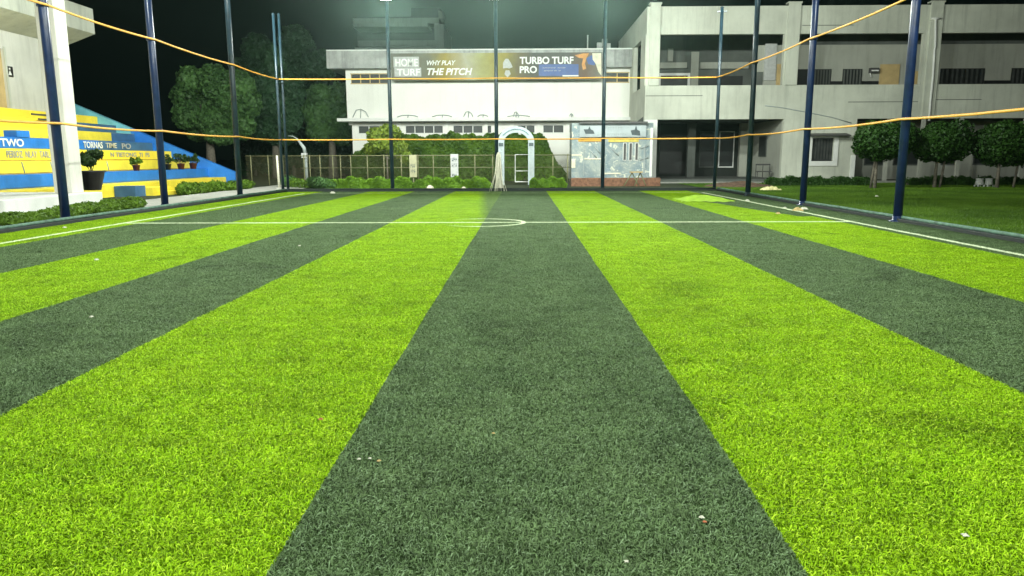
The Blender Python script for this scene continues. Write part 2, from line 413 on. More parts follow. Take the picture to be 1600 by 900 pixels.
def lawn_tile():
    g = np.random.default_rng(11); n = 5000; T = 2.0
    xy = g.uniform(-T/2, T/2, (n, 2)); a = g.uniform(0, 2*np.pi, n); h = g.uniform(.02, .065, n); wd = g.uniform(.003, .006, n)
    dx, dy = np.cos(a), np.sin(a); V = np.zeros((n, 3, 3)); ln = g.uniform(.2, 1.0, n)*h
    V[:, 0] = np.stack([xy[:, 0]-dy*wd, xy[:, 1]+dx*wd, 0*h], 1); V[:, 1] = np.stack([xy[:, 0]+dy*wd, xy[:, 1]-dx*wd, 0*h], 1); V[:, 2] = np.stack([xy[:, 0]+dx*ln, xy[:, 1]+dy*ln, h], 1)
    return fast_mesh('lawn_tile', V.reshape(-1, 3), np.arange(n*3).reshape(-1, 3), leafmat('lawn_blades', (.035, .09, .006), (.15, .28, .02), .35), None, link=False)
lcol = bpy.data.collections.new('lawn_tiles'); lcol.objects.link(lawn_tile())
lg = ng.copy(); lg.nodes[ci.name].inputs['Collection'].default_value = lcol
pm = bpy.data.meshes.new('lawn_grass'); pm.from_pydata([(KR+1.35+2*i, 8+2*j, -.012) for i in range(14) for j in range(18)], [], [])
lgo = bpy.data.objects.new('lawn_grass', pm); col.objects.link(lgo); tag(lgo, kind='stuff', label='short dark green grass of the lawn beyond the right kerb')
lgo.modifiers.new('lay', 'NODES').node_group = lg

# ---------------------------------------------------------------- poles
GP = 'steel poles round the pitch'
def pole(x, y, h, r, label, m=M_navy, cap=True, name='steel_pole', collars=True):
    e = empty(name, (x, y, 0), label, 'pole', GP)
    e.name = name
    s = MB().tube([(x, y, -.05), (x, y, h*.5), (x, y, h)], [r, r*.98, r*.93], 18); s.build('shaft', m, e)
    MB().lathe([(r*1.9, .0), (r*1.9, .03), (r*1.15, .05), (r*1.15, .14)], x, y, 16).build('base_plate', m, e)
    MB().lathe([(r*1.12, h), (r*1.12, h+.03), (r*.4, h+.06)], x, y, 16).build('cap', m, e)
    if collars:
        for z in (2.33, 4.97):
            MB().lathe([(r*1.25, z-.035), (r*1.3, z), (r*1.25, z+.035)], x, y, 16).build('rope_collar', m, e)
    return e
XL, XR, YB = -10.98, 8.68, 33.9
H = 9.0
LP = [(17.6, 'nearest navy pole on the left side, in front of the white pillar'), (22.6, 'second navy pole on the left, before the yellow and blue steps'),
      (28.7, 'third pole on the left side, in front of the round dark tree')]
for y, l in LP: pole(XL, y, H, .105, l, M_navy if y < 25 else M_teal)
pole(XL+.05, 33.75, 7.7, .065, 'short corner pole at the far left, left one of a close pair', M_teal)
pole(XL+.19, 34.05, 7.75, .060, 'short corner pole at the far left, right one of a close pair', M_teal)
RP = [(17.3, 'nearest navy pole on the right, planted by the kerb beside the lawn'), (23.2, 'second navy pole from the right, with pale debris at its foot'),
      (28.9, 'thin dark pole third along the right side, before the dark entrance')]
for y, l in RP: pole(XR, y, H, .10, l, M_navy if y < 25 else M_teal)
pole(XR, 34.0, 7.9, .075, 'dark corner pole with a small bracket at the far right', M_teal)
MB().box(XR-.22, XR+.22, 33.97, 34.03, 7.72, 7.78).build('bracket', M_teal, bpy.data.objects['steel_pole.006'] if 'steel_pole.006' in bpy.data.objects else None)
FPX = [(612, 'dark pole behind the far kerb, crossing the left end of the banner'), (776, 'dark pole in the middle of the far side, netting bundled at its foot'),
       (942, 'dark pole on the far side, crossing the right end of the banner')]
FX = []
for px, l in FPX:
    x = ax(px, YB); FX.append(x); pole(x, YB, H, .085, l, M_teal)
for y, s in ((11.3, 'nearer of the two'), (-1.5, 'nearest to the camera')): pass
OUT = [(XL, 10.5), (XR, 10.5), (XL, -1.5), (XR, -1.5), (-4.5, -5.0), (3.5, -5.0)]  # unseen poles, put in to carry lamps the scene needs for light
for (x, y), l in zip(OUT, ['pole on the left just outside the picture', 'pole on the right just outside the picture', 'pole left of where one stands', 'pole right of where one stands', 'added left pole behind the near end', 'added right pole behind the near end']):
    pole(x, y, H, .105, 'added navy floodlight ' + l, collars=False)

# ---------------------------------------------------------------- floodlights on the pole tops
M_lens = emis('lit_floodlight_lens', (.86, 1.0, .93), 12)
def floodlight(x, y, tx, ty, p, label, tz=0, z=H+.05, spread=165):
    e = empty('floodlight', (x, y, z), label, 'floodlight', 'floodlights on the pole tops')
    d = Vector((tx-x, ty-y, tz-z-.2)).normalized(); q = d.to_track_quat('-Z', 'Y')
    h = MB().box(-.26, .26, -.20, .20, -.02, .07).box(-.20, .20, -.12, .12, .07, .13); ho = h.build('housing', M_black, None, bevel=.01)
    le = MB().box(-.235, .235, -.175, .175, -.031, -.022).build('lens', M_lens)
    for o in (ho, le):
        o.parent = e; o.rotation_euler = q.to_euler(); o.location = (0, 0, .22)
    MB().tube([(x, y, z-.02), (x, y, z+.2)], .025, 8).build('bracket', M_black, e)
    ld = bpy.data.lights.new('lamp', 'AREA'); ld.shape = 'RECTANGLE'; ld.size = .46; ld.size_y = .34; ld.energy = LAMP_W*p; ld.color = (.93, 1.0, .90)
    ld.spread = R(spread)
    lo = bpy.data.objects.new('lamp', ld); col.objects.link(lo); lo.parent = e; lo.rotation_euler = q.to_euler(); lo.location = Vector((0, 0, .22)) + d*.06
    return e
FL = [(XL, 17.6, 2, 22, .7, 0, 'left side pole in front of the pillar'), (XL, 28.7, 0, 36, .45, 0, 'third pole on the left'),
      (XR, 17.3, -4, 22, .7, 0, 'nearest pole on the right'), (XR, 28.9, -6, 36, .45, 0, 'third pole on the right'),
      (XL, 10.5, 3, 16, .95, 0, 'added left pole outside the picture'), (XR, 10.5, -20, 28, 1.2, 2, 'added right pole outside the picture'),
      (XL, -1.5, 2, 14, .4, 0, 'added near left pole'), (XR, -1.5, -22, 26, .95, 2, 'added near right pole'),
      (-4.5, -5, 2, 28, .72, 2, 'added left pole behind the near end'), (3.5, -5, 0, 28, .9, 2, 'added right pole behind the near end'),  # lamps on the unseen poles, added to light pitch, stand and hall
      (FX[0], YB, -3, 0, .65, 3.0, 'far pole left of the banner'), (FX[1], YB, -1, 0, .65, 3.0, 'middle far pole'), (FX[2], YB, 1, 0, .65, 3.0, 'far pole right of the banner')]
BL = [(FX[0], YB+.35, -8, 55, .76, 3.8, 'far pole left of the banner, head turned to the hall'), (FX[1], YB+.35, 0, 55, .76, 3.8, 'middle far pole, head turned to the hall'),
      (FX[2], YB+.35, 12, 50, .7, 3.5, 'far pole right of the banner, head turned outward'), (XR+.35, 28.9, 24, 48, .85, 3.0, 'third right pole, head turned outward'),
      (XL-.35, 28.5, -23, 26, 1.6, 4.5, 'third left pole, head turned back to the stand'), (XL-.35, 28.7, -20, 48, 1.7, 5.0, 'third left pole, head turned to the trees')]  # outward heads added to brighten hall, grey building, stand and trees
for x, y, tx, ty, p, tz, l in FL: floodlight(x, y-(.22 if y > 33 else 0), tx, ty, p, 'black floodlight on top of the ' + l, tz, z=8.21 if y > 33 else H+.05, spread=120 if y > 33 else 165)
for x, y, tx, ty, p, tz, l in BL: floodlight(x, y, tx, ty, p, 'added second black floodlight on the ' + l, tz)

# ---------------------------------------------------------------- ropes
def rope_run(name, nodes, z, label, sag):
    m = MB(); pts = []
    for a, b in zip(nodes[:-1], nodes[1:]):
        n = 10
        for i in range(n):
            t = i/n; pts.append((a[0]+(b[0]-a[0])*t, a[1]+(b[1]-a[1])*t, z - sag*4*t*(1-t)*random.uniform(.9, 1.0)))
    pts.append((*nodes[-1], z)); m.tube(pts, .028, 8)
    tag(m.build(name, M_rope), label, 'rope', 'orange ropes tied round the pitch')
Ln = [(XL+.12, -1.5), (XL+.12, 10.5), (XL+.12, 17.6), (XL+.12, 22.6), (XL+.12, 28.7), (XL+.12, 33.8)]
Fn = [(XL+.12, 33.8), (FX[0], YB-.1), (FX[1], YB-.1), (FX[2], YB-.1), (XR-.1, 33.95)]
Rn = [(XR-.12, 33.95), (XR-.12, 28.9), (XR-.12, 23.2), (XR-.12, 17.3), (XR-.12, 10.5), (XR-.12, -1.5)]
for z, nm in ((4.97, 'upper'), (2.33, 'lower')):
    rope_run('rope', Ln, z, nm + ' orange rope strung along the left side poles', .05)
    rope_run('rope', Fn, z, nm + ' orange rope strung across the far side of the pitch', .02)
    rope_run('rope', Rn, z, nm + ' orange rope strung along the right side poles', .05)

# ---------------------------------------------------------------- white building behind the far side
Yw = 55.0
def X5(px): return at(px, 140, Yw).x
def Z5(py): return az(760, py, Yw)
wb = empty('hall_building', (X5(760), Yw, 0), 'white two storey hall with a grey parapet behind the far end of the pitch', 'building')
def wall_with_holes(mb, x0, x1, z0, z1, y0, y1, holes):
    """holes sorted by x, all sharing one z band (hz0,hz1)"""
    if not holes: mb.box(x0, x1, y0, y1, z0, z1); return
    hz0, hz1 = holes[0][2], holes[0][3]
    if hz0 > z0: mb.box(x0, x1, y0, y1, z0, hz0)
    if z1 > hz1: mb.box(x0, x1, y0, y1, hz1, z1)
    c = x0
    for a, b, _, _ in holes:
        mb.box(c, a, y0, y1, hz0, hz1); c = b
    mb.box(c, x1, y0, y1, hz0, hz1)
xl, xr = X5(541), X5(988)
zc = [Z5(129), Z5(115)]; up = [(X5(549), X5(608), *zc), (X5(946), X5(982), *zc)]
zl = [Z5(207), Z5(196)]
low = [(X5(a), X5(b), *zl) for a, b in ((555, 606), (630, 690), (706, 753), (759, 767), (808, 836), (849, 882), (887, 895))]
m = MB(); wall_with_holes(m, xl, xr, Z5(184), Z5(108), Yw, Yw+.3, up); m.build('upper_wall', M_white, wb)
m = MB(); wall_with_holes(m, xl+.2, xr, -.1, Z5(190), Yw+.5, Yw+.8, low); m.build('lower_wall', M_white, wb)
MB().box(xl, xl+.3, Yw+.31, Yw+13, 3.9, Z5(108)).box(xl+.2, xl+.5, Yw+.81, Yw+13, -.1, 3.9).build('side_wall', M_white, wb)
MB().box(X5(517), X5(987), Yw-.9, Yw+13, Z5(108), Z5(81)).build('parapet', M_fascia, wb, bevel=.02)
MB().box(X5(518)-.02, X5(987), Yw-.95, Yw-.7, Z5(81)+.003, Z5(79.3)).build('coping', M_trim, wb)
MB().box(X5(528), X5(987), Yw-.7, Yw+.8, Z5(189.5), Z5(184.5)).build('ledge', M_trim, wb, bevel=.02)
for i, (a, b, z0, z1) in enumerate(up + low):
    yy = Yw if i < 2 else Yw+.5
    fr = MB().box(a-.04, b+.04, yy-.03, yy-.003, z0-.07, z0-.0).box(a-.04, b+.04, yy-.03, yy-.003, z1, z1+.06)
    k = max(1, round((b-a)/.75))
    for j in range(k+1): fr.box(a+(b-a)*j/k-.03, a+(b-a)*j/k+.03, yy+.02, yy+.12, z0, z1)
    f = fr.build('window', M_trim if i >= 2 else M_tan, wb)
    MB().box(a, b, yy+.13, yy+.16, z0, z1).build('pane', M_glass, f)
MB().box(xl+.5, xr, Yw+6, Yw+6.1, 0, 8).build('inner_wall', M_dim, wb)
for px in (620, 696, 758, 800, 842, 888):
    MB().box(X5(px)-.14, X5(px)+.14, Yw+.36, Yw+.497, 0, Z5(190)).build('pier', M_white, wb)
# bent iron brackets and stains just above the ledge
for k, (px, wd, hh) in enumerate(((562, 24, 13), (636, 32, 4), (690, 30, 4), (731, 14, 9), (754, 16, 4), (810, 34, 3), (806, 8, 8), (893, 5, 5))):
    x0 = X5(px); hw = wd*Yw/F/2; hz = hh*Yw/F; z0 = Z5(183.5)
    m = MB(); m.tube([(x0-hw, Yw-.05, z0+.05), (x0-hw*.5, Yw-.1, z0+hz*.9), (x0+hw*.1, Yw-.1, z0+hz), (x0+hw*.7, Yw-.1, z0+hz*.7), (x0+hw, Yw-.05, z0+.05)], .03, 6)
    m.tube([(x0, Yw-.06, z0-.0), (x0+.05, Yw-.1, z0+hz*.9)], .03, 6)
    m.build('iron_bracket', M_letterg, wb)

# banner
yb = Yw-1.0
M_ban = bpy.data.materials.new('printed_banner'); M_ban.use_nodes = True; t = M_ban.node_tree; b = t.nodes['Principled BSDF']
p = pos(t); sp = N(t, 'ShaderNodeSeparateXYZ'); t.links.new(p, sp.inputs[0])
bx0, bx1 = at(611, 103, yb).x, at(941, 103, yb).x; bz0, bz1 = az(776, 125, yb), az(776, 82.5, yb)
u = mth(t, 'DIVIDE', mth(t, 'SUBTRACT', sp.outputs[0], bx0), bx1-bx0)
u2 = mth(t, 'ADD', u, mth(t, 'MULTIPLY', mth(t, 'SUBTRACT', noise(t, .8, p, 3), .5), .10))
cr = ramp(t, u2, [(0., (.17, .17, .14)), (.16, (.19, .19, .13)), (.27, (.42, .33, .03)), (.36, (.58, .57, .42)), (.43, (.48, .48, .17)), (.53, (.42, .36, .04)), (.60, (.18, .15, .06)),
                  (.68, (.09, .09, .08)), (.84, (.12, .12, .12)), (.92, (.20, .12, .08)), (1., (.25, .24, .22))])
cr = mixc(t, .4, cr, ramp(t, noise(t, 2.2, p, 4), [(.3, .5), (.7, 1.)]), 'MULTIPLY')
cr = mixc(t, 1., cr, (.68, .66, .62), 'MULTIPLY')
t.links.new(cr, b.inputs['Base Color']); b.inputs['Roughness'].default_value = .6
ban = empty('banner', (bx0, yb, bz0), 'long printed banner in grey, gold and blue hung on the parapet of the white hall', 'banner')
MB().box(bx0, bx1, yb, yb+.04, bz0, bz1).build('sheet', M_ban, ban)
def bx_(x): return at(x, 103, yb).x
def bt(s, x0, x1, y0, y1, m, bold=0, shear=0., n='lettering'):
    X0, X1 = bx_(x0), bx_(x1); Z0, Z1 = az(776, y1, yb), az(776, y0, yb)
    return text(s, n, (X0, yb-.012, Z0), Z1-Z0, X1-X0, ROT_F, m, ban, .004, bold, shear)
def marks(X0, X1, Z0, Z1, yy, n, m, par, seed=1):
    g = random.Random(seed); k = max(3, int((X1-X0)/((Z1-Z0)*.8)))
    mb = MB()
    for i in range(k):
        a = X0+(X1-X0)*(i+.1)/k; w_ = (X1-X0)/k*g.uniform(.45, .8)
        if g.random() < .12: continue
        c_ = g.uniform(.25, .75)*(Z1-Z0)
        mb.box(a, a+w_*.3, yy-.006, yy, Z0, Z1); mb.box(a+w_*.3, a+w_, yy-.006, yy, Z0+c_-.12*(Z1-Z0), Z0+c_+.12*(Z1-Z0))
        if g.random() < .6: mb.box(a+w_*.75, a+w_, yy-.006, yy, Z0+c_+.12*(Z1-Z0), Z1)
    return mb.build(n, m, par)
def bb(x0, x1, y0, y1, m, n, d=.010):
    MB().box(bx_(x0), bx_(x1), yb-d, yb-.004, az(776, y1, yb), az(776, y0, yb)).build(n, m, ban)
M_bg1 = mat('banner_pale_grey', (.42, .43, .42), .5, .1, 6, 0, 0)
M_bblue = mat('banner_blue', (.04, .09, .30), .5, .12, 3, 0, 0)
M_borange = mat('banner_orange', (.60, .26, .05), .5, .15, 3, 0, 0)
M_bwhite = mat('banner_cream', (.70, .66, .50), .5, .12, 3, 0, 0)
bb(615, 655, 88, 104.5, M_bg1, 'logo_panel'); bb(616, 658, 105, 119, M_bg1, 'logo_panel')
bt('HOME', 618, 653, 91, 103, M_letter, .02); bt('TURF', 620, 656, 107, 117.5, M_letter, .02)
bt('WHY PLAY', 667, 712, 94, 101.5, M_letter, .02, .25)
bt('THE PITCH', 667, 738, 106, 117, M_letter, .03, .25)
bt('TURBO TURF', 812, 896, 89, 100.5, M_letter, .03); bt('PRO', 812, 839, 103.5, 114.5, M_letter, .03)
bb(842, 904, 101, 119, M_bblue, 'blue_panel', .007)
for a_, b2_, y0_, y1_ in ((848,884,105.5,107.5), (850,876,110,112)): marks(bx_(a_), bx_(b2_), az(776, y1_, yb), az(776, y0_, yb), yb-.009, 'small_lettering', M_bg1, ban, a_)
bb(879, 904, 118, 120, M_letter, 'white_stroke', .011)
def bpoly(pts, m, n, d=.012):
    MB().prism([(bx_(x), az(776, y, yb)) for x, y in pts], yb-d, yb-.004, 'y').build(n, m, ban)
bpoly([(786,98),(790,92),(794,92),(798,98),(801,105),(796,107),(791,106),(786,107)], M_bg1, 'emblem')
bpoly([(790,110),(796,110),(798,116),(793,121),(788,116)], M_bg1, 'emblem')
bpoly([(898,87),(912,84),(920,84),(916,92),(914,100),(916,108),(911,110),(909,101),(911,92),(904,91)], M_borange, 'running_figure_arm')
bpoly([(916,92),(924,87),(932,93),(929,103),(919,101)], M_bblue, 'running_figure_shirt', .009)
bpoly([(925,84),(939,84),(940,119),(935,113),(931,101),(926,94)], M_bwhite, 'ball_panel', .0105)

# small white figure-like mast on the parapet
e = empty('roof_antenna', (X5(940), Yw-.2, Z5(81)), 'white cluster antenna standing on the hall parapet beside the banner', 'antenna')
x0, z0 = X5(941), Z5(80)
m = MB(); m.tube([(x0, Yw-.2, z0-.05), (x0, Yw-.2, z0+.7)], .05, 8)
for a, b_, c, d in ((-.45,-.1,.1,.5),(-.1,.25,.3,.75),(.2,.5,.0,.45)): m.box(x0+a, x0+b_, Yw-.35, Yw-.1, z0+c, z0+d)
m.build('panel_cluster', M_fascia, e)
e = empty('roof_rod', (X5(917), Yw-.1, Z5(80)), 'thin grey rod standing on the hall parapet above the banner', 'rod')
MB().tube([(X5(917), Yw-.1, Z5(80)), (X5(917), Yw-.1, Z5(56))], .05, 6).build('rod_shaft', M_fascia, e)

# dim tower behind the hall
Yt = 80.0
tw = empty('tower_block', (ax(630, Yt), Yt, 0), 'dim grey concrete block with long ledges rising behind the hall', 'building')
def bt2(x0, x1, y0, y1, d0, d1, n, m): MB().box(ax(x0, Yt), ax(x1, Yt), Yt+d0, Yt+d1, az(630, y1, Yt), az(630, y0, Yt)).build(n, m, tw)
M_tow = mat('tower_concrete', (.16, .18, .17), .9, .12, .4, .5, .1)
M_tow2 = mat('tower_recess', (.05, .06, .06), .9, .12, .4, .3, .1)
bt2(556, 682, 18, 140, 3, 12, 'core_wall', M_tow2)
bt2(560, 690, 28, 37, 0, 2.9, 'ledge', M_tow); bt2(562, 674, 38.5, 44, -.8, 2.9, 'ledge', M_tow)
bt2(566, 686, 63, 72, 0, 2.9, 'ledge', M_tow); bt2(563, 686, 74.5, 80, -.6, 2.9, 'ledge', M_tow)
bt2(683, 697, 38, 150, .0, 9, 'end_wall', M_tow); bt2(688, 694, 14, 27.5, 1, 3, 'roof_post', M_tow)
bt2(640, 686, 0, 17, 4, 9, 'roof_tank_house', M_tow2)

# ---------------------------------------------------------------- grey building on the right
Yr = 48.0
def X8(px, py=95): return at(px, py, Yr).x
def XG(px): return at(px, 235, Yr).x
def Z8(py): return az(1200, py, Yr)
gb = empty('grey_building', (X8(1250), Yr, 0), 'large grey green concrete building with open upper corridors on the right', 'building')
xs = X8(1008, 150); xe = X8(1960)
Zt, Zo1, Zo0, Zl = Z8(9), Z8(53), Z8(133), Z8(186)
D2 = 14.0
T = .35
bays = [(1031, 1224), (1247, 1441), (1466, 1662), (1686, 1880)]
xcut = XG(1336)
m = MB(); m.box(xs, xe, Yr, Yr+T, Zo1, Zt); m.build('roof_band', M_grey, gb)
# floor band; right of the white post the ground floor steps back
MB().box(xs, xe, Yr, Yr+T, Zl, Zo0).build('balcony_band', M_grey, gb)
prev = 1008
for i, (a, b) in enumerate(bays):
    MB().box(X8(prev), X8(a), Yr, Yr+T, Zo0, Zo1).build('column', M_grey, gb); prev = b
MB().box(X8(prev), xe, Yr, Yr+T, Zo0, Zo1).build('column', M_grey, gb)
for px0, px1 in ((1014, 1030), (1227, 1246), (1447, 1466), (1668, 1688)):
    MB().box(X8(px0), X8(px1), Yr-.12, Yr-.003, Zl if px0 > 1300 else Zo0, Zt+.12).build('pilaster', M_grey, gb)
    MB().box(X8(px0)-.05, X8(px1)+.05, Yr-.17, Yr+T, Zt+.123, Zt+.21).build('pilaster_cap', M_grey, gb)
for z, a, b_ in ((Z8(149), 1010, 1100), (Z8(40), 1250, 1330), (Z8(160), 1330, 1440), (Z8(157), 1460, 1540)):
    MB().box(X8(a), X8(b_), Yr-.008, Yr-.003, z-.02, z+.02).build('render_joint', M_dim, gb)
# slabs and roof
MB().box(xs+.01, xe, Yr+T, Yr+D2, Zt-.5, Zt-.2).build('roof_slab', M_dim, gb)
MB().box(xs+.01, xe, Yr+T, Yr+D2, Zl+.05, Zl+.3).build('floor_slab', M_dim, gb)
# side wall facing the hall, with a big opening on the upper floor
m = MB(); m.box(xs, xs+.3, Yr+T+.003, Yr+D2, Zo1, Zt); m.box(xs, xs+.3, Yr+T+.003, Yr+D2, -.1, Zo0)
m.box(xs, xs+.3, Yr+T+.003, Yr+2.2, Zo0, Zo1); m.box(xs, xs+.3, Yr+5.5, Yr+D2, Zo0, Zo1); m.build('side_wall', M_grey, gb)
# ground floor front
m = MB(); m.box(xs, XG(1026), Yr, Yr+T, -.1, Zl-.003); m.build('corner_pier', M_trim, gb)
hz = (Z8(252), Z8(216)); 
m = MB(); wall_with_holes(m, XG(1222), xcut, -.1, Zl-.003, Yr, Yr+T, [(XG(1268), XG(1302), *hz)]); m.build('ground_wall', M_grey, gb)
# entrance recess
MB().box(XG(1026), XG(1222), Yr+7.0, Yr+7.2, -.1, Zl).build('recess_back_wall', mat('recess_shade_tone', (.018, .024, .020), .8, .1, .6, .2, .1), gb)  # recess shade put into the back wall's near-black colour
MB().box(ax(1030, Yr+6.9), ax(1072, Yr+6.9), Yr+6.85, Yr+6.99, .3, 4.2).build('dark_panel', M_dark, gb)  # black panel painting the deep shade at the left of the recess
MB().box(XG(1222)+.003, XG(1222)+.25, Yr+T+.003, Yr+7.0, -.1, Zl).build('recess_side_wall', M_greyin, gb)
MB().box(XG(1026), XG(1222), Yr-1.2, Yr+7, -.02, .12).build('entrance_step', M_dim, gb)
for px0, px1, yy in ((1074, 1086, 4.0), (1155, 1168, 5.5)):
    MB().box(ax(px0, Yr+yy), ax(px1, Yr+yy), Yr+yy, Yr+yy+.4, .12, Zl).build('recess_column', M_dim if px0 < 1100 else M_greyin, gb)  # left column in a darker tone that carries the recess shade
yy = Yr+6.95
d = MB().box(ax(1160, yy), ax(1176, yy), yy-.06, yy, .12, az(1170, 215, yy)).build('door', M_trim, gb)
MB().box(ax(1164, yy), ax(1170, yy), yy-.075, yy-.063, az(1170, 240, yy), az(1170, 228, yy)).build('door_glass', M_glass, d)
for px0, px1 in ((1092, 1116), (1122, 1146)):
    f = MB().box(ax(px0, yy), ax(px1, yy), yy-.05, yy, az(1100, 262, yy), az(1100, 205, yy)).build('window', M_trim if px0 > 1100 else M_dim, gb)
    MB().box(ax(px0, yy)+.08, ax(px1, yy)-.08, yy-.07, yy-.053, az(1100, 260, yy), az(1100, 207, yy)).build('pane', M_glass, f)
w_ = MB().box(XG(1222)-.05, XG(1222)-.003, Yr+3.0, Yr+4.6, 1.5, 2.9).build('window', M_dim, gb)
MB().box(XG(1222)-.07, XG(1222)-.053, Yr+3.08, Yr+4.52, 1.58, 2.82).build('pane', M_glass, w_)
# small framed window and its awning
fr = MB()
a, b_, z0, z1 = XG(1268), XG(1302), *hz
fr.box(a-.28, b_+.28, Yr-.09, Yr-.003, z0-.30, z0).box(a-.28, b_+.28, Yr-.09, Yr-.003, z1, z1+.16).box(a-.28, a, Yr-.09, Yr-.003, z0, z1).box(b_, b_+.28, Yr-.09, Yr-.003, z0, z1)
wf = fr.build('window', M_trim, gb, bevel=.01)
MB().box(a, b_, Yr+.15, Yr+.18, z0, z1).build('pane', M_glass, wf)
cu = MB()
for k in range(7): cu.box(a+.05+k*.19, a+.05+k*.19+.11, Yr+.11, Yr+.14, z0+.05, z1)
cu.build('curtain', M_curtain, wf)
MB().prism([(Yr-.75, z1+.16), (Yr-.003, z1+.30), (Yr-.003, z1+.24), (Yr-.75, z1+.11)], a-.45, b_+.75, 'x').build('awning', M_ac, gb)
# recessed ground floor to the right behind the clipped trees
MB().box(XG(1330), XG(1337), Yr-.06, Yr-.003, -.05, Z8(243)).build('white_post', M_trim, gb)
MB().box(xcut, xe, Yr+3.0, Yr+3.2, -.1, Zl).build('set_back_wall', M_greyin, gb)
MB().box(xcut-.25, xcut-.003, Yr+T+.003, Yr+3.0, -.1, Zl).build('recess_side_wall', M_greyin, gb)
for px in (1387, 1441, 1500, 1600, 1700):
    MB().box(XG(px)-.10, XG(px)+.10, Yr+.05, Yr+.25, -.05, Zl-.003).build('pale_post', M_greyin, gb)
for px0, px1 in ((1350, 1380), (1395, 1435), (1470, 1495), (1520, 1580)):
    yy = Yr+3.0; f = MB().box(ax(px0, yy), ax(px1, yy), yy-.05, yy-.003, .9, 2.9).build('window', M_dim, gb)
    MB().box(ax(px0, yy)+.07, ax(px1, yy)-.07, yy-.07, yy-.053, 1., 2.8).build('pane', M_glass, f)
# upper corridor: back walls
yc = Yr+2.6
def C(px0, px1, py0, py1, d0, d1, n, m, par=gb, Y0=None):
    Y0 = yc if Y0 is None else Y0
    pm_ = (py0+py1)/2
    return MB().box(at(px0, pm_, Y0).x, at(px1, pm_, Y0).x, Y0+d0, Y0+d1, az(1300, py1, Y0), az(1300, py0, Y0)).build(n, m, par)
zfl = Zl+.3
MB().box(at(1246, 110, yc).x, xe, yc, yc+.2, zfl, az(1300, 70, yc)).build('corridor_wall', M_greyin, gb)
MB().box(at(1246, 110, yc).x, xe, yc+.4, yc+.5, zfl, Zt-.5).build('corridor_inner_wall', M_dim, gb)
for px0, px1, st in ((1246, 1262, 0), (1271, 1298, 1), (1316, 1346, 1), (1468, 1537, 2), (1579, 1640, 2), (1690, 1760, 2)):
    f = C(px0, px1, 108, 136, -.05, -.003, 'window', M_dark)
    if st:
        m = MB(); x0, x1 = at(px0, 122, yc).x, at(px1, 122, yc).x; k = 6 if st == 1 else 9
        for j in range(k):
            a = x0+(x1-x0)*(j+.2)/k; m.box(a, a+(x1-x0)*.45/k, yc-.08, yc-.053, az(1300, 136, yc), az(1300, 109, yc))
        m.build('curtain', M_dim if st == 1 else M_curtain, f)
C(1297, 1317, 127, 136, -.05, -.003, 'window', M_dark); C(1346, 1372, 127, 136, -.05, -.003, 'window', M_dark)
C(1537, 1579, 127, 136, -.05, -.003, 'window', M_dark)
C(1374, 1404, 101, 136, -.08, -.003, 'door', M_tan); C(1424, 1445, 112, 136, -.08, -.003, 'notice_board', M_tan)
ac = empty('air_conditioner', (at(1363, 110, yc).x, yc, az(1300, 111, yc)), 'dark box air conditioner on the upper corridor wall left of the tan door', 'air conditioner')
MB().box(at(1357, 110, yc).x, at(1370, 110, yc).x, yc-.35, yc-.004, az(1300, 115, yc), az(1300, 107, yc)).build('casing', M_ac, ac, bevel=.02)
MB().box(at(1358, 110, yc).x, at(1369, 110, yc).x, yc-.37, yc-.352, az(1300, 112.5, yc), az(1300, 110.5, yc)).build('grille', M_trim, ac)
MB().tube([(at(1359, 110, yc).x, yc-.1, az(1300, 115, yc)), (at(1361, 110, yc).x, yc-.1, az(1300, 121, yc))], .03, 6).build('pipe', M_trim, ac)
# first bay: deep room seen through the opening
yd = Yr+6.5
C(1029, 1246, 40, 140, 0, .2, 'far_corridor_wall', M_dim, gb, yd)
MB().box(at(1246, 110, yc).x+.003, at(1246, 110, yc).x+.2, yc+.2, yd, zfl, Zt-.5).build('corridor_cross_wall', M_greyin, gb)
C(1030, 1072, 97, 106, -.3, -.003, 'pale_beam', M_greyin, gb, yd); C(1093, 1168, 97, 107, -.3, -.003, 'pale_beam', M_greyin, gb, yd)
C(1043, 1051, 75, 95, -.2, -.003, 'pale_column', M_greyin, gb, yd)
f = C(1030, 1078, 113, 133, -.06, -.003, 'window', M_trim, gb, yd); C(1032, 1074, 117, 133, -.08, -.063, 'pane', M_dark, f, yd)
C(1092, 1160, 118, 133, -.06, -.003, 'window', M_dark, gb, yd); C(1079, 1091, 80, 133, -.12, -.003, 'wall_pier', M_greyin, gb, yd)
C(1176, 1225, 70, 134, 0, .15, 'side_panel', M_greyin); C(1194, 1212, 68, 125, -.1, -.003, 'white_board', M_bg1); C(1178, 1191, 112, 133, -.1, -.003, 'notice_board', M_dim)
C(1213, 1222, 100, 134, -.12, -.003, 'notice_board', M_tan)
# downpipe, cable
m = MB(); m.tube([(X8(x, y), Yr-.2, Z8(y)) for x, y in ((1459,32),(1459,75),(1457,80),(1455,120),(1451,160),(1449,190))], .07, 8)
m.box(X8(1453,32), X8(1466,32), Yr-.3, Yr-.12, Z8(33), Z8(30.5)); m.build('downpipe', M_trim, gb)
m = MB(); m.tube([(X8(x, y), Yr-.03, Z8(y)) for x, y in ((1195,165),(1225,169),(1262,176),(1300,184),(1330,193))], .03, 6); m.build('cable', M_letterg, gb)
# crack marks on the side wall foot
MB().prism([(Yr+T+.1, Z8(193)), (Yr+5, Z8(190)), (Yr+.4, Z8(181))], xs-.04, xs-.003, 'x').build('broken_render', M_dim, gb)

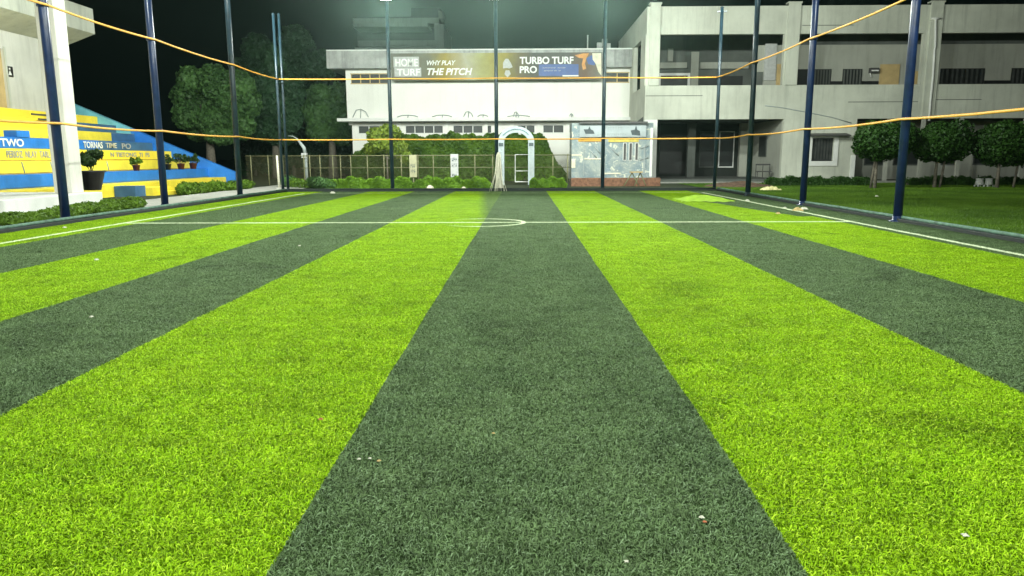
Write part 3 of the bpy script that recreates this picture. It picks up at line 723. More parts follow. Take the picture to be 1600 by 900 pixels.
# ---------------------------------------------------------------- mural kiosk
Yk = 46.0
def XK(px): return ax(px, Yk)
def ZK(py): return az(950, py, Yk)
mk = empty('mural_kiosk', (XK(957), Yk, 0), 'low white kiosk covered with faded blue grey mural panels beside the dark entrance', 'kiosk')
M_mur = bpy.data.materials.new('faded_mural'); M_mur.use_nodes = True; t = M_mur.node_tree; b = t.nodes['Principled BSDF']; p = pos(t)
c = mixc(t, ramp(t, noise(t, .9, p, 3, .6, 1.5), [(.35, 0.), (.65, 1.)]), (.20, .26, .30), (.44, .46, .41))
c = mixc(t, ramp(t, noise(t, 2.3, p, 5, .75, 2.2), [(.44, 0.), (.48, .85), (.51, .1), (.55, .75), (.58, .1), (.63, .8), (.67, 0.)]), c, (.12, .18, .20))
c = mixc(t, ramp(t, noise(t, 2.9, p, 2, .5, 1.), [(.60, 0.), (.66, .8)]), c, (.62, .62, .50))
t.links.new(c, b.inputs['Base Color']); b.inputs['Roughness'].default_value = .7
MB().box(XK(893), XK(1019.5), Yk, Yk+1.9, 0, ZK(192)).build('mural_wall', M_mur, mk)
MB().box(XK(904), XK(1009), Yk-.35, Yk-.003, ZK(193.5), ZK(190.5)).build('roof_edge', M_ac, mk)
MB().box(XK(905), XK(1008), Yk-.12, Yk-.003, ZK(214), ZK(194.5)).build('sign_panel', mat('pale_blue_sign', (.36, .41, .43), .6, .1, 1.5, 0, 0), mk)
def kt(s, x0, x1, y0, y1, m, d=.14): text(s, 'lettering', (XK(x0), Yk-d, ZK(y1)), ZK(y0)-ZK(y1), XK(x1)-XK(x0), ROT_F, m, mk, .004, .02)
for a_, b2_, y0_, y1_ in ((944,972,197,202), (944,978,208,212), (913,938,210,212)): marks(XK(a_), XK(b2_), ZK(y1_), ZK(y0_), Yk-.125, 'lettering', M_letterg, mk, a_)
def kp(pts, m, n, d=.02): MB().prism([(XK(x), ZK(y)) for x, y in pts], Yk-.123-d, Yk-.123, 'y').build(n, m, mk)
kp([(911,202),(918,202),(920,197),(922,202),(926,204),(928,209),(914,209)], M_letterd, 'painted_emblem')
kp([(984,204),(990,203),(992,196),(994,203),(998,205),(999,212),(986,211)], M_letterd, 'painted_emblem')
MB().box(XK(903), XK(940), Yk-.06, Yk-.003, ZK(221), ZK(216)).build('orange_band', mat('orange_band_paint', (.62, .33, .04), .6, .15, 3, .2, 0), mk)
MB().box(XK(950), XK(997), Yk-.06, Yk-.003, ZK(222), ZK(217)).build('yellow_band', mat('yellow_band_paint', (.60, .50, .10), .6, .2, 3, .2, 0), mk)
for px in (976, 985, 994.5):
    f = MB().box(XK(px-3), XK(px+2.4), Yk-.05, Yk-.003, ZK(251), ZK(223)).build('window', M_trim, mk)
    MB().box(XK(px-2.2), XK(px+1.6), Yk-.07, Yk-.053, ZK(250), ZK(224)).build('pane', M_ac, f)
for x0, x1, y0, y1, mm_ in ((911.5, 913, 224, 275, M_letterg), (913, 940, 247, 249, M_bwhite), (893, 909, 241, 243, M_bwhite), (1005, 1008, 226, 272, M_letterg), (1015, 1019, 200, 276, M_trim), (942, 970, 270, 272, M_bwhite), (893, 899, 248, 262, M_bwhite)):
    MB().box(XK(x0), XK(x1), Yk-.045, Yk-.003, ZK(y1), ZK(y0)).build('painted_strip', mm_, mk)
for a, b_, c_, d_ in ((928,228,938,240), (921,233,932,247), (955,232,966,243), (1000,232,1012,228), (1000,250,1013,246)):
    MB().tube([(XK(a), Yk-.03, ZK(b_)), (XK(c_), Yk-.03, ZK(d_))], .04, 6).build('painted_strip', M_letterg, mk)
# brick planter in front
pl = empty('brick_planter', (XK(960), 40, 0), 'low brown brick planter along the front of the mural kiosk', 'planter')
MB().box(ax(893, 40), ax(1033, 40), 40, 40.35, -.05, az(950, 278, 40)).build('brick_wall', M_brick, pl, bevel=.015)
MB().box(ax(893, 40), ax(1033, 40), 40.35, 41.5, -.05, az(950, 279, 40)-.06).build('soil_bed', M_soil, pl)
# wooden trestle with crossed legs
tr = empty('trestle', (ax(990, 39.2), 39.2, 0), 'pale wooden trestle with splayed legs standing before the kiosk planter', 'trestle')
yk = 39.2; xa, xb = ax(985, yk), ax(1004, yk); zt_ = az(990, 268, yk)
MB().box(xa, xb, yk-.2, yk+.25, zt_-.06, zt_).build('top_board', M_tan, tr)
for x, dx in ((xa+.1, -.42), (xa+.1, .35), (xb-.1, -.3), (xb-.1, .3)):
    MB().tube([(x, yk, zt_-.06), (x+dx, yk-.1, .02)], .03, 6).build('leg', M_postm, tr)

# ---------------------------------------------------------------- arch
Ya = 41.5
ar = empty('arch', (ax(806, Ya), Ya, 0), 'white lettered arch over the garden gate behind the far kerb', 'arch')
pts = []; xc, rad = ax(806.5, Ya), (ax(830, Ya)-ax(783, Ya))/2; zb = az(806, 222, Ya)
outer = [(xc-rad-.17, 0), (xc-rad-.17, zb*.5), (xc-rad-.17, zb)] + [(xc-(rad+.17)*math.cos(math.pi*k/20), zb+(rad+.02)*math.sin(math.pi*k/20)) for k in range(1, 20)] + [(xc+rad+.17, zb), (xc+rad+.17, zb*.5), (xc+rad+.17, 0)]
inner = [(xc-rad+.17, 0), (xc-rad+.17, zb*.5), (xc-rad+.17, zb)] + [(xc-(rad-.17)*math.cos(math.pi*k/20), zb+(rad-.32)*math.sin(math.pi*k/20)) for k in range(1, 20)] + [(xc+rad-.17, zb), (xc+rad-.17, zb*.5), (xc+rad-.17, 0)]
m = MB(); n = len(outer)
for (x, z) in outer: m.v += [(x, Ya, z), (x, Ya+.35, z)]
for (x, z) in inner: m.v += [(x, Ya, z), (x, Ya+.35, z)]
for i in range(n-1):
    a, b_, c_, d_ = 2*i, 2*i+2, 2*n+2*i, 2*n+2*i+2
    m.f += [(a, c_, d_, b_), (a+1, b_+1, d_+1, c_+1), (a, b_, b_+1, a+1), (c_, c_+1, d_+1, d_)]
m.build('arch_frame', mat('pale_blue_white_vinyl', (.32, .37, .39), .5, .08, 3, 0, 0), ar)
for s in (-1, 1):
    x = xc+s*rad
    MB().box(x-.12, x+.12, Ya-.03, Ya-.003, zb-.22, zb-.04).build('dark_emblem', M_letterd, ar)
    MB().box(x-.10, x+.10, Ya-.03, Ya-.003, .55, 1.15).build('dark_emblem', M_letterg, ar)
    for k in range(8): MB().box(x-.11+.05*(k%3), x+.03+.05*(k%2), Ya-.025, Ya-.003, 1.24+k*.13, 1.30+k*.13).build('printed_mark', M_letterg, ar)
for k in range(4, 17):
    th = math.pi*k/20.5; x = xc-rad*math.cos(th); z = zb+(rad-.13)*math.sin(th)
    MB().tube([(x-.05*math.sin(th), Ya-.02, z-.05*math.cos(th)), (x+.05*math.sin(th), Ya-.02, z+.05*math.cos(th))], .022, 6).build('printed_mark', mat('teal_print', (.12, .25, .30), .6, .1, 3, 0, 0), ar)

# ---------------------------------------------------------------- fence
Yf = 42.5
fe = empty('mesh_fence', (ax(640, Yf), Yf, 0), 'pale wire mesh fence on posts in front of the hall and dark trees', 'fence')
zf = az(640, 243, Yf); zm = az(640, 262, Yf)
xf0, xf1 = ax(384, Yf), ax(892, Yf)
m = MB(); gx0, gx1 = ax(805, Yf), ax(829, Yf)
step = .10
k = int((xf1-xf0+zf)/step)
for i in range(k):
    for s in (1, -1):
        a = xf0 + i*step - (zf if s == 1 else 0); b_ = a + s*zf if s == 1 else a - zf
        p0, p1 = (a, 0.0), (b_, zf)
        # clip to fence span
        def cl(p, q, X):
            t_ = (X-p[0])/(q[0]-p[0]); return (X, p[1]+(q[1]-p[1])*t_)
        if p0[0] > p1[0]: p0, p1 = p1, p0
        if p1[0] < xf0 or p0[0] > xf1: continue
        if p0[0] < xf0: p0 = cl(p0, p1, xf0)
        if p1[0] > xf1: p1 = cl(p0, p1, xf1)
        m.tube([(p0[0], Yf+.02*s, p0[1]), (p1[0], Yf+.02*s, p1[1])], .0045, 3, False)
m.build('wire_mesh', M_wire, fe, smooth=False)
MB().tube([(xf0, Yf-.05, zf), (xf1, Yf-.05, zf)], .026, 8).build('top_rail', M_postm, fe)
MB().tube([(ax(470, Yf), Yf-.05, zm), (xf1, Yf-.05, zm)], .02, 8).build('middle_rail', M_postm, fe)
for px in (392, 419, 442, 475, 484, 500, 520, 532, 548, 574, 600, 627, 653, 677, 704, 742, 770, 864, 887):
    MB().tube([(ax(px, Yf), Yf-.03, -.05), (ax(px, Yf), Yf-.03, zf+.05)], .032, 8).build('post', M_postm, fe)
g = MB().tube([(gx0, Yf-.12, .15), (gx0, Yf-.12, zf+.03), (gx1, Yf-.12, zf+.03), (gx1, Yf-.12, .15), (gx0, Yf-.12, .15)], .028, 8); g.sm = False
g = g.build('gate_frame', M_trim, fe)
MB().tube([(gx0, Yf-.12, zm-.2), (gx1, Yf-.12, zm-.2)], .02, 8).build('gate_rail', M_trim, g)
# boards on the fence
def fboard(px0, px1, y0, y1, m, s, lab):
    Y = Yf-.35
    e = empty('sign_board', (ax(px0, Y), Y, 0), lab, 'sign', 'narrow boards on the fence')
    MB().box(ax(px0, Y), ax(px1, Y), Y, Y+.04, az(640, y1, Y), az(640, y0, Y)).build('board', m, e, bevel=.005)
    MB().box((ax(px0, Y)+ax(px1, Y))/2-.03, (ax(px0, Y)+ax(px1, Y))/2+.03, Y+.043, Y+.09, 0, az(640, y0, Y)-.1).build('stake', M_postm, e)
    x0, x1 = ax(px0, Y)+.09, ax(px1, Y)-.09; zt0, zb0 = az(640, y0, Y), az(640, y1, Y)
    for k in range(4):
        z = zt0-.2-k*.3
        if z > zb0+.15 and k != s: marks(x0-.03, x1+.03, z-.22, z, Y-.003, 'lettering', M_letterd, e, k*7+s)
fboard(639.5, 651, 242, 277, mat('cream_board', (.34, .33, .2), .6, .08, 4, .2, 0), 0, 'cream upright board on the fence, left of the white one')
fboard(704, 716, 241, 277, M_bg1, 2, 'bright white upright board on the fence')
# white slim post and bent lamp near the corner
e = empty('white_post', (ax(435, 36), 36, 0), 'slim cream post standing just behind the far left corner', 'post')
MB().tube([(ax(434, 36), 36, 0), (ax(433, 36), 36, az(433, 243, 36))], [.06, .05], 8).build('post_shaft', M_net, e)
MB().box(ax(434, 36)-.12, ax(434, 36)+.12, 35.9, 36.1, 0, .12).build('foot', M_conc, e)
e = empty('garden_lamp', (ax(474, 44), 44, 0), 'white garden lamp with a curved neck left of the hall', 'lamp')
Yq = 44
MB().tube([(ax(478, Yq), Yq, 0), (ax(478, Yq), Yq, az(478, 245, Yq))], .09, 8).build('lamp_post', M_letterg, e)
MB().box(ax(472, Yq), ax(480, Yq), Yq-.15, Yq+.15, az(476, 247, Yq), az(476, 239, Yq)).build('lamp_box', M_bg1, e, bevel=.02)
MB().tube([(ax(477, Yq), Yq, az(476, 239, Yq)), (ax(476, Yq), Yq, az(476, 231, Yq)), (ax(471, Yq), Yq, az(476, 224, Yq)), (ax(466, Yq), Yq, az(476, 217, Yq)), (ax(460, Yq), Yq, az(476, 213, Yq)), (ax(452, Yq), Yq, az(476, 212, Yq))], [.10, .11, .09, .04, .025, .02], 8).build('curved_neck', M_letterg, e)

# netting bundled at the middle pole
ne = empty('bundled_net', (FX[1], YB-.3, 0), 'cream netting bundled upright at the foot of the middle far pole', 'net')
m = MB(); prof = [(.17, 0), (.15, .18), (.13, .5), (.12, .9), (.11, 1.3), (.09, 1.6), (.04, 1.74)]
n0 = len(m.v); seg = 36; xc = ax(779, YB-.3)
for r, z in prof:
    for k in range(seg):
        th = 2*math.pi*k/seg; rr = r*(1+.22*math.sin(th*7+z*2)+.1*math.sin(th*13)); m.v.append((xc+rr*math.cos(th)*1.0, YB-.3+rr*math.sin(th)*.6, z))
for i in range(len(prof)-1):
    for k in range(seg):
        k2 = (k+1) % seg; m.f.append((n0+i*seg+k, n0+i*seg+k2, n0+(i+1)*seg+k2, n0+(i+1)*seg+k))
m.f.append(tuple(n0+(len(prof)-1)*seg+k for k in range(seg))); m.build('net_bundle', M_net, ne, smooth=True)
m = MB()
for k in range(12):
    a = random.uniform(-.35, .4); m.tube([(xc+a*.3, YB-.42, 1.2+random.uniform(-.3,.4)), (xc+a*.7, YB-.50, .6), (xc+a*1.3, YB-.52, .02)], .012, 5)
m.build('loose_cords', M_net, ne)

# ---------------------------------------------------------------- vegetation at the back
def boxy(prof, y0, y1, n, size, name, m, parent, sink=.28):
    """leaves on the front, top and inside of a long clipped mass; prof = [(x, ztop)]"""
    xs_ = np.array([p[0] for p in prof]); zs_ = np.array([p[1] for p in prof])
    x = rng.uniform(xs_[0], xs_[-1], n); top = np.interp(x, xs_, zs_) + .07*np.sin(x*5)+.05*np.sin(x*13+1)
    sel = rng.random(n); z = np.where(sel < .7, top*rng.random(n)**.8, top - rng.random(n)*sink)
    y = np.where(sel < .7, y0 + .12*np.sin(x*4+z*3)+ rng.random(n)**2*sink, rng.uniform(y0, y1, n))
    nn = np.where((sel < .7)[:, None], np.array([[0,-1,.4]]), np.array([[0,-.2,1]]))
    ep = rng.random(n); nn = nn.astype(float)
    return leaves(np.stack([x, y, z], 1), nn, size, name, m, parent)
Yv = 49.5
prof = [(ax(x, Yv), az(760, y, Yv)) for x, y in ((548,246),(562,236),(585,222),(605,212),(625,207),(640,211),(662,214),(690,210),(705,207),(722,210),(750,212),(775,209),(800,207),(822,210),(846,208),(854,222),(862,240),(872,256),(884,272))]
hv = empty('vine_hedge', (ax(700, Yv), Yv, 0), 'tall dark green vine hedge with a wavy top against the white hall', 'hedge')
boxy(prof, Yv, Yv+1.6, 42000, .10, 'foliage', L_vine, hv)
m = MB(); m.prism([(prof[0][0]+.3, 0)] + [(x+(.3 if i == 0 else -.3 if i == len(prof)-1 else 0), z-.25) for i, (x, z) in enumerate(prof)] + [(prof[-1][0]-.3, 0)], Yv+.35, Yv+1.3, 'y'); m.build('woody_core', M_bark, hv)
def low_hedge(px0, px1, Y, hpx, n, m, lab, name='low_hedge', size=.055, dy=.9, grp='low hedges behind the far kerb'):
    x0, x1 = ax(px0, Y), ax(px1, Y); h = az((px0+px1)/2, hpx, Y)
    e = empty(name, ((x0+x1)/2, Y, 0), lab, 'hedge', grp)
    k = 9; pf = [(x0+(x1-x0)*i/k, h*(1+random.uniform(-.12, .08))) for i in range(k+1)]; pf[0] = (x0, h*.6); pf[-1] = (x1, h*.65)
    boxy(pf, Y, Y+dy, n, size, 'foliage', m, e, .18)
    MB().box(x0+.15, x1-.15, Y+.2, Y+dy-.15, 0, h*.5).build('woody_core', M_bark, e)
    return e
low_hedge(510, 642, 37.0, 279, 9000, L_hedge, 'bright green low hedge behind the far kerb, left of the pale stones')
low_hedge(642, 768, 37.2, 279, 9000, L_hedge, 'bright green low hedge just left of the bundled netting')
low_hedge(828, 886, 38.0, 279, 5000, L_hedge, 'short bright green hedge between the arch and the brick planter')
low_hedge(1200, 1362, 39.2, 277.5, 9000, L_top, 'dark low hedge under the small framed window', grp='dark low hedges beside the grey building')
low_hedge(1424, 1680, 39.2, 277.5, 11000, L_top, 'dark low hedge under the clipped trees at the right edge', grp='dark low hedges beside the grey building')
def bush(px, Y, w_, h_, n, m, lab, name='bush', size=.05, cat='bush', grp=None):
    x = ax(px, Y); e = empty(name, (x, Y, 0), lab, cat, grp)
    bl = [(x+random.uniform(-.5,.5)*w_, Y+random.uniform(-.3,.3)*w_, h_*random.uniform(.3,.55), w_*random.uniform(.28,.5), w_*.4, h_*random.uniform(.38,.5)) for _ in range(6)]
    crown(bl, n, size, 'foliage', m, e, .4)
    MB().tube([(x, Y, 0), (x+.04, Y, h_*.5)], [.04, .02], 6).build('stem', M_bark, e)
    return e
bush(502, 37.0, 1.0, .62, 2500, L_tree, 'small dark reddish bush at the left end of the far hedge')
bush(478, 38.5, 1.1, .5, 2500, L_shrub, 'small green bush between the corner poles and the far hedge')
bush(455, 40, 1.0, .6, 2500, L_tree, 'low dim bush behind the pair of corner poles')
# young tree by the corner of the hall
def tree(px, Y, trunk_h, blobs, n, size, m, lab, name='tree', tr=.14, inner=.55, lean=0, grp=None):
    x = ax(px, Y); e = empty(name, (x, Y, 0), lab, 'tree', grp)
    top = max(b[2] for b in blobs)
    m_ = MB(); m_.tube([(x, Y, -.1), (x+lean*.4, Y, trunk_h*.6), (x+lean, Y, trunk_h), (x+lean, Y, trunk_h+(top-trunk_h)*.6)], [tr*1.4, tr, tr*.8, tr*.3], 8)
    for b in blobs[:9]:
        m_.tube([(x+lean, Y, trunk_h*.9), ((x+b[0])/2, (Y+b[1])/2, trunk_h*.4+b[2]*.6), (b[0], b[1], b[2])], [tr*.45, tr*.3, tr*.1], 5)
    m_.build('trunk', M_bark, e)
    crown(blobs, n, size, 'crown', m, e, inner); return e
def blobs_px(lst, Y, dy=1.5):
    out = []
    for px, py, rx, rz in lst:
        p = at(px, py, Y); k = Y/F; out.append((p.x, Y+random.uniform(-dy, dy)*.6, p.z, rx*k, (rx+rz)/2*k*1.05, rz*k))
    return out
tree(605, 46, 1.6, blobs_px([(588,213,16,13),(608,208,18,13),(598,226,20,12),(622,232,14,14),(580,232,12,9),(634,246,9,10)], 46, .4), 5000, .10, L_young, 'young yellow green tree in front of the left corner of the white hall', tr=.05, inner=.3)
tree(330, 52, 3.2, blobs_px([(302,128,20,22),(338,130,24,26),(372,135,22,24),(290,152,18,20),(322,158,24,22),(360,165,26,24),(298,182,22,20),(335,190,26,20),(375,195,22,22),(390,160,14,22),(310,206,24,14),(350,212,26,14)], 52, 1.0), 26000, .15, L_tree, 'large round dark green tree behind the steps on the left', tr=.3)
tree(432, 58, 3.0, blobs_px([(430,100,18,26),(412,135,24,24),(450,140,20,28),(425,170,28,24),(455,185,20,22),(410,200,26,18),(440,215,20,12)], 58, 1.2), 20000, .17, L_tree2, 'tall dark tree behind the pair of corner poles', tr=.3)
tree(520, 60, 3.0, blobs_px([(500,150,22,18),(530,150,20,20),(490,175,22,18),(520,180,26,22),(545,175,14,24),(505,205,24,16),(538,208,18,18)], 60, 1.2), 18000, .17, L_tree, 'dark tree close to the left side of the white hall', tr=.3)
tree(470, 70, 3.0, blobs_px([(460,70,26,30),(495,105,26,26),(470,120,26,24),(400,80,22,26),(385,110,20,20)], 70, 1.2), 14000, .2, L_tree2, 'very dim tall tree fading into the night sky above the corner poles', tr=.35)
# clipped round trees on the lawn
GT = 'clipped round trees on the lawn'
def topiary(px, Y, x0, x1, y0, y1, lab, tpx):
    lst = []
    for i in range(9):
        lst.append((x0+(x1-x0)*(.2+.6*random.random()), y0+(y1-y0)*(.35+.35*random.random()), (x1-x0)*.30, (y1-y0)*.38))
    lst += [((x0+x1)/2, (y0+y1)/2, (x1-x0)*.46, (y1-y0)*.46), (x0+(x1-x0)*.22, y0+(y1-y0)*.6, (x1-x0)*.22, (y1-y0)*.36), (x0+(x1-x0)*.78, y0+(y1-y0)*.6, (x1-x0)*.22, (y1-y0)*.36)]
    e = tree(tpx[0], Y, 1.4, blobs_px(lst, Y, .5), 16000, .085, L_top, lab, 'clipped_tree', tr=.07, inner=.6, grp=GT)
    for t_ in tpx[1:]:
        MB().tube([(ax(t_, Y), Y+.1, 0), (ax(t_, Y)+.1, Y, az(t_, 240, Y))], [.06, .05], 6).build('trunk', M_bark, e)
topiary(1380, 36, 1338, 1422, 192, 248, 'clipped round tree nearest the small framed window', (1370, 1365))
topiary(1470, 36.4, 1436, 1510, 190, 252, 'clipped round tree in the middle, right of the nearest right pole', (1464, 1474))
topiary(1575, 36, 1526, 1640, 192, 256, 'darkest clipped round tree at the right edge of the picture', (1562, 1590))
# dark planting behind
def far_mass(px0, px1, Y, py, n, lab):
    x0, x1 = ax(px0, Y), ax(px1, Y); h = az(300, py, Y); e = empty('tree_row', ((x0+x1)/2, Y, 0), lab, 'trees')
    bl = [(x0+(x1-x0)*i/9, Y+random.uniform(-1,1), h*random.uniform(.35,.6), (x1-x0)/12, 1.5, h*random.uniform(.35,.5)) for i in range(10)]
    crown(bl, n, .2, 'foliage', L_tree2, e, .4)
    for b in bl: MB().tube([(b[0], b[1], 0), (b[0], b[1], b[2])], .15, 6).build('trunk', M_bark, e)
far_mass(380, 560, 66, 200, 14000, 'row of almost black shrubs deep behind the mesh fence')

# ---------------------------------------------------------------- left: stepped stand
st = empty('stepped_stand', (-20, 30, 0), 'stepped concrete stand painted yellow and blue on the left', 'stand')
Y0s, Y1s = 2.0, 42.0
colors = [M_yellow, M_blue, M_yellow, M_yellow, M_blue, M_yellow, M_yellow, M_yellow]
ends = [42, 42, 42, 41.6, 42, 40.5, 39.0, 38.0]
for k in range(8):
    x1 = -16.8-k; z = .48*(k+1)
    MB().box(x1-1.0, x1, Y0s, Y1s, .48*k-.03 if k else -.05, z-(.003)).build('step', colors[k], st, bevel=.015)
    if k: MB().box(x1+.001, x1+.012, Y0s+.01, Y1s-.01, .48*k, .48*k+.045).build('riser_line', mat('ochre_line', (.40, .26, .03), .7, .2, 2, 0, 0) if colors[k] is M_yellow else M_slate, st)
    if k in (5, 6): MB().box(x1+.013, x1+.024, ends[k]-.9, 41.95, z-.46, z-.01).build('painted_panel', M_slate, st)
MB().box(-26, -24.8, Y0s, Y1s, -.05, 3.837).build('top_step', M_yellow, st)
MB().prism([(-16.3, .0), (-16.3, .75), (-22.0, 3.2), (-22.0, 0)], Y1s+.003, Y1s+.35, 'y').build('end_wall', M_blue, st)
MB().prism([(-22.0, .0), (-22.0, 3.2), (-25.6, 4.75), (-25.6, 0)], Y1s+.003, Y1s+.35, 'y').build('end_wall', M_sky, st)
# blue panel on the near part of the fifth step and slate panel behind its lettering beyond the pillar
MB().box(-20.798, -20.78, 36.6, 41.9, 1.95, 2.38).build('painted_panel', M_slate, st)
b0 = atx(27, 215, -20.75).y; b1 = atx(47, 215, -20.75).y
MB().box(-21.3, -20.75, b0, b1, 2.40, 2.68).build('blue_block', M_blue, st, bevel=.01)
def stext(s, X, px0, px1, z0, z1, m):
    y0, y1 = atx(px0, 230, X).y, atx(px1, 230, X).y
    text(s, 'lettering', (X+.022, y0, z0), z1-z0, y1-y0, ROT_X, m, st, .003, .02)
stext('Y TWO', -20.79, -14, 37, 2.02, 2.33, M_letter)
stext('PERIOZ  NLAY  TARL', -19.79, 8, 76, 1.56, 1.84, M_letterg)
stext('TORNAS', -20.77, 130, 160, 2.02, 2.33, M_letter); stext('TIME', -20.77, 165, 182, 2.05, 2.3, M_bwhite); stext('PO', -20.77, 190, 204, 2.02, 2.3, M_bg1)
stext('N TIETONG  TI  PS', -19.79, 171, 232, 1.60, 1.82, M_letterg)
for px in (34, 79, 167, 249):
    y = atx(px, 255, -18.79).y
    MB().tube([(-18.79, y, 1.40), (-18.785, y+.05, 1.2), (-18.79, y+.1, 1.0)], .02, 5).build('crack', M_letterg, st)
# small steps at the foot
p = gr(232, 309); 
ss = empty('foot_steps', (p.x, p.y, 0), 'small yellow and blue steps leading up to the stand, at its foot', 'steps')
px_ = -16.8+.01
ya, yb_ = atx(223, 300, -15.6).y, atx(270, 300, -15.6).y
MB().box(-16.78, -15.9, ya, ya+(yb_-ya)*.32, -.05, .40).build('blue_step', M_slate, ss, bevel=.01)
MB().box(-16.78, -15.6, ya+(yb_-ya)*.32+.003, yb_, -.05, .30).build('yellow_step', M_yellow, ss, bevel=.01)
MB().box(-16.78, -15.2, ya+(yb_-ya)*.5, yb_+.003, -.05, .14).build('yellow_step', M_yellow, ss, bevel=.01)
# handrail
ra = empty('handrail', (-22.6, 34.5, 3.3), 'short dark double handrail high on the stand beside the nearest left pole', 'handrail')
yR = atx(50, 178, -22.6).y; yR2 = atx(80, 180, -22.6).y
for z in (az(60, 179, yR+.3), az(60, 187, yR+.8)):
    MB().box(-22.65, -22.6, yR + (0 if z > 3.4 else .45), yR2+.6, z-.03, z+.05).build('rail', M_ac, ra)
MB().box(-22.66, -22.60, yR2+.62, yR2+.68, 3.36, 3.9).build('rail_post', M_ac, ra)

# platform, pillar
pf = empty('platform', (-14, 18, 0), 'low white platform wall under the pillar, beside the pitch', 'platform')
pe = gr(176, 325).y
MB().box(-16.2, -13.05, -2, pe, -.05, .50).build('platform_body', M_trim, pf, bevel=.02)
pi_ = empty('pillar', (-14, 22.6, .5), 'tall square cream pillar on the low white platform', 'pillar')
xq = -13.45; q = Vector((xq, atx(131, 296, xq).y, 0)); yq0 = q.y-.60
MB().box(xq-.54, xq, yq0, q.y, .50, 7.05).build('lower_shaft', M_pillar, pi_, bevel=.02)
MB().box(xq-.535, xq-.005, yq0+.005, q.y-.005, 7.05, 7.08).build('joint', M_letterg, pi_)
MB().box(xq-.54, xq, yq0, q.y, 7.08, 11.0).build('upper_shaft', M_pillar, pi_, bevel=.02)

# building above the stand
pv = empty('pavilion_building', (-28, 25, 0), 'pale building with a deep concrete eave above the stepped stand', 'building')
dy0, dy1 = atx(-14, 120, -24.8).y, atx(9, 120, -24.8).y
m = MB(); m.box(-25.1, -24.8, 2, dy0, 3.84, 8.0).box(-25.1, -24.8, dy1, 41, 3.84, 8.0).box(-25.1, -24.8, dy0, dy1, 6.7, 8.0); m.build('front_wall', M_greyl if False else mat('pale_grey_wall_paint', (.58, .58, .53), .8, .05, .8, .35, .1), pv)
MB().box(-36, -25.1, 40.7, 41, -.05, 8.0).build('end_wall', M_grey, pv)
MB().box(-25.0, -24.9, dy0, dy1, 3.85, 6.7).build('door', M_tan, pv)
MB().box(-24.797, -24.74, dy1, dy1+.12, 3.85, 6.8).build('door_frame', M_grey, pv)
xe_ = at(148, 45, 41.4).x
MB().prism([(-24.8, 7.55), (xe_, 8.15), (xe_, 9.45), (-36, 9.45), (-36, 8.0), (-25.1, 8.0), (-24.8, 8.0)], 2, 41.4, 'y').build('eave', M_grey, pv, bevel=.02)
MB().box(-36, -24.6, 2, 40.6, 9.453, 12.6).build('upper_wall', M_grey, pv)
MB().box(-36, -23.4, 2, 41.0, 12.6, 12.9).build('roof_slab', M_grey, pv)
MB().box(-24.0, -13.6, yq0-18, q.y+.1, 11.0, 11.35).build('canopy_slab', M_grey, pv)
sg = empty('wall_sign', (-24.75, dy1+.3, 5.6), 'small dark square sign with a white figure beside the tan door', 'sign')
s0, s1 = atx(9.5, 110, -24.77).y, atx(20, 110, -24.77).y; sz0, sz1 = az(15, 119, s0), az(15, 102.5, s0)
MB().box(-24.797, -24.76, s0, s1, sz0, sz1).build('plate', M_black, sg)
sm_ = (s0+s1)/2; hh = sz1-sz0
MB().prism([(sm_-.13, sz0+hh*.15), (sm_+.13, sz0+hh*.15), (sm_, sz0+hh*.62)], -24.757, -24.75, 'x').build('figure_mark', M_letter, sg)
MB().box(-24.757, -24.75, sm_-.05, sm_+.05, sz0+hh*.68, sz0+hh*.85).build('figure_mark', M_letter, sg)

# ---------------------------------------------------------------- pots
def pot(p, rt, rb, h, mpot, mleaf, spread, ph, n, lab, size=.05, tufts=6):
    e = empty('potted_plant', p, lab, 'potted plant', 'potted plants by the stand')
    x, y, z = p
    MB().lathe([(rb, z), (rt*.96, z+h*.93), (rt*1.06, z+h*.93), (rt*1.06, z+h), (rt*.92, z+h), (rt*.9, z+h*.9)], x, y, 20).build('pot', mpot, e)
    bl = []; m = MB()
    for k in range(tufts):
        a = 2*math.pi*k/tufts+random.random(); r = spread*random.uniform(.25, .8); hh = z+h+ph*random.uniform(.3, .9)
        bl.append((x+r*math.cos(a), y+r*math.sin(a), hh, spread*.36, spread*.36, ph*.26)); m.tube([(x, y, z+h*.8), (x+r*math.cos(a), y+r*math.sin(a), hh)], .012, 5)
    crown(bl, n, size, 'leaves', mleaf, e, .1); m.build('stems', M_bark, e)
p = gr(145, 297, .5); k = p.y/F
pot(p, 20*k, 12*k, 30*k, M_black, L_pot, 24*k, 30*k, 1500, 'large black tapered pot with a leafy plant on the platform edge', .07, 5)
for px, py, lab, mp in ((213, 262, 'small pot with spiky green leaves on the blue step, right of the large black pot', M_red), (262, 262, 'small dark pot with bushy plant just left of the second left pole', M_black),
                   (283, 262, 'small maroon pot right of the second left pole', M_red), (302, 261, 'rightmost small maroon pot on the blue step', M_red)):
    p = atx(px, py, -17.9); p.z = .96; k = p.y/F
    pot(p, 6*k, 4*k, 9*k, mp, L_shrub if px < 220 else L_pot, 10*k, 13*k, 500, lab, .06, 7)

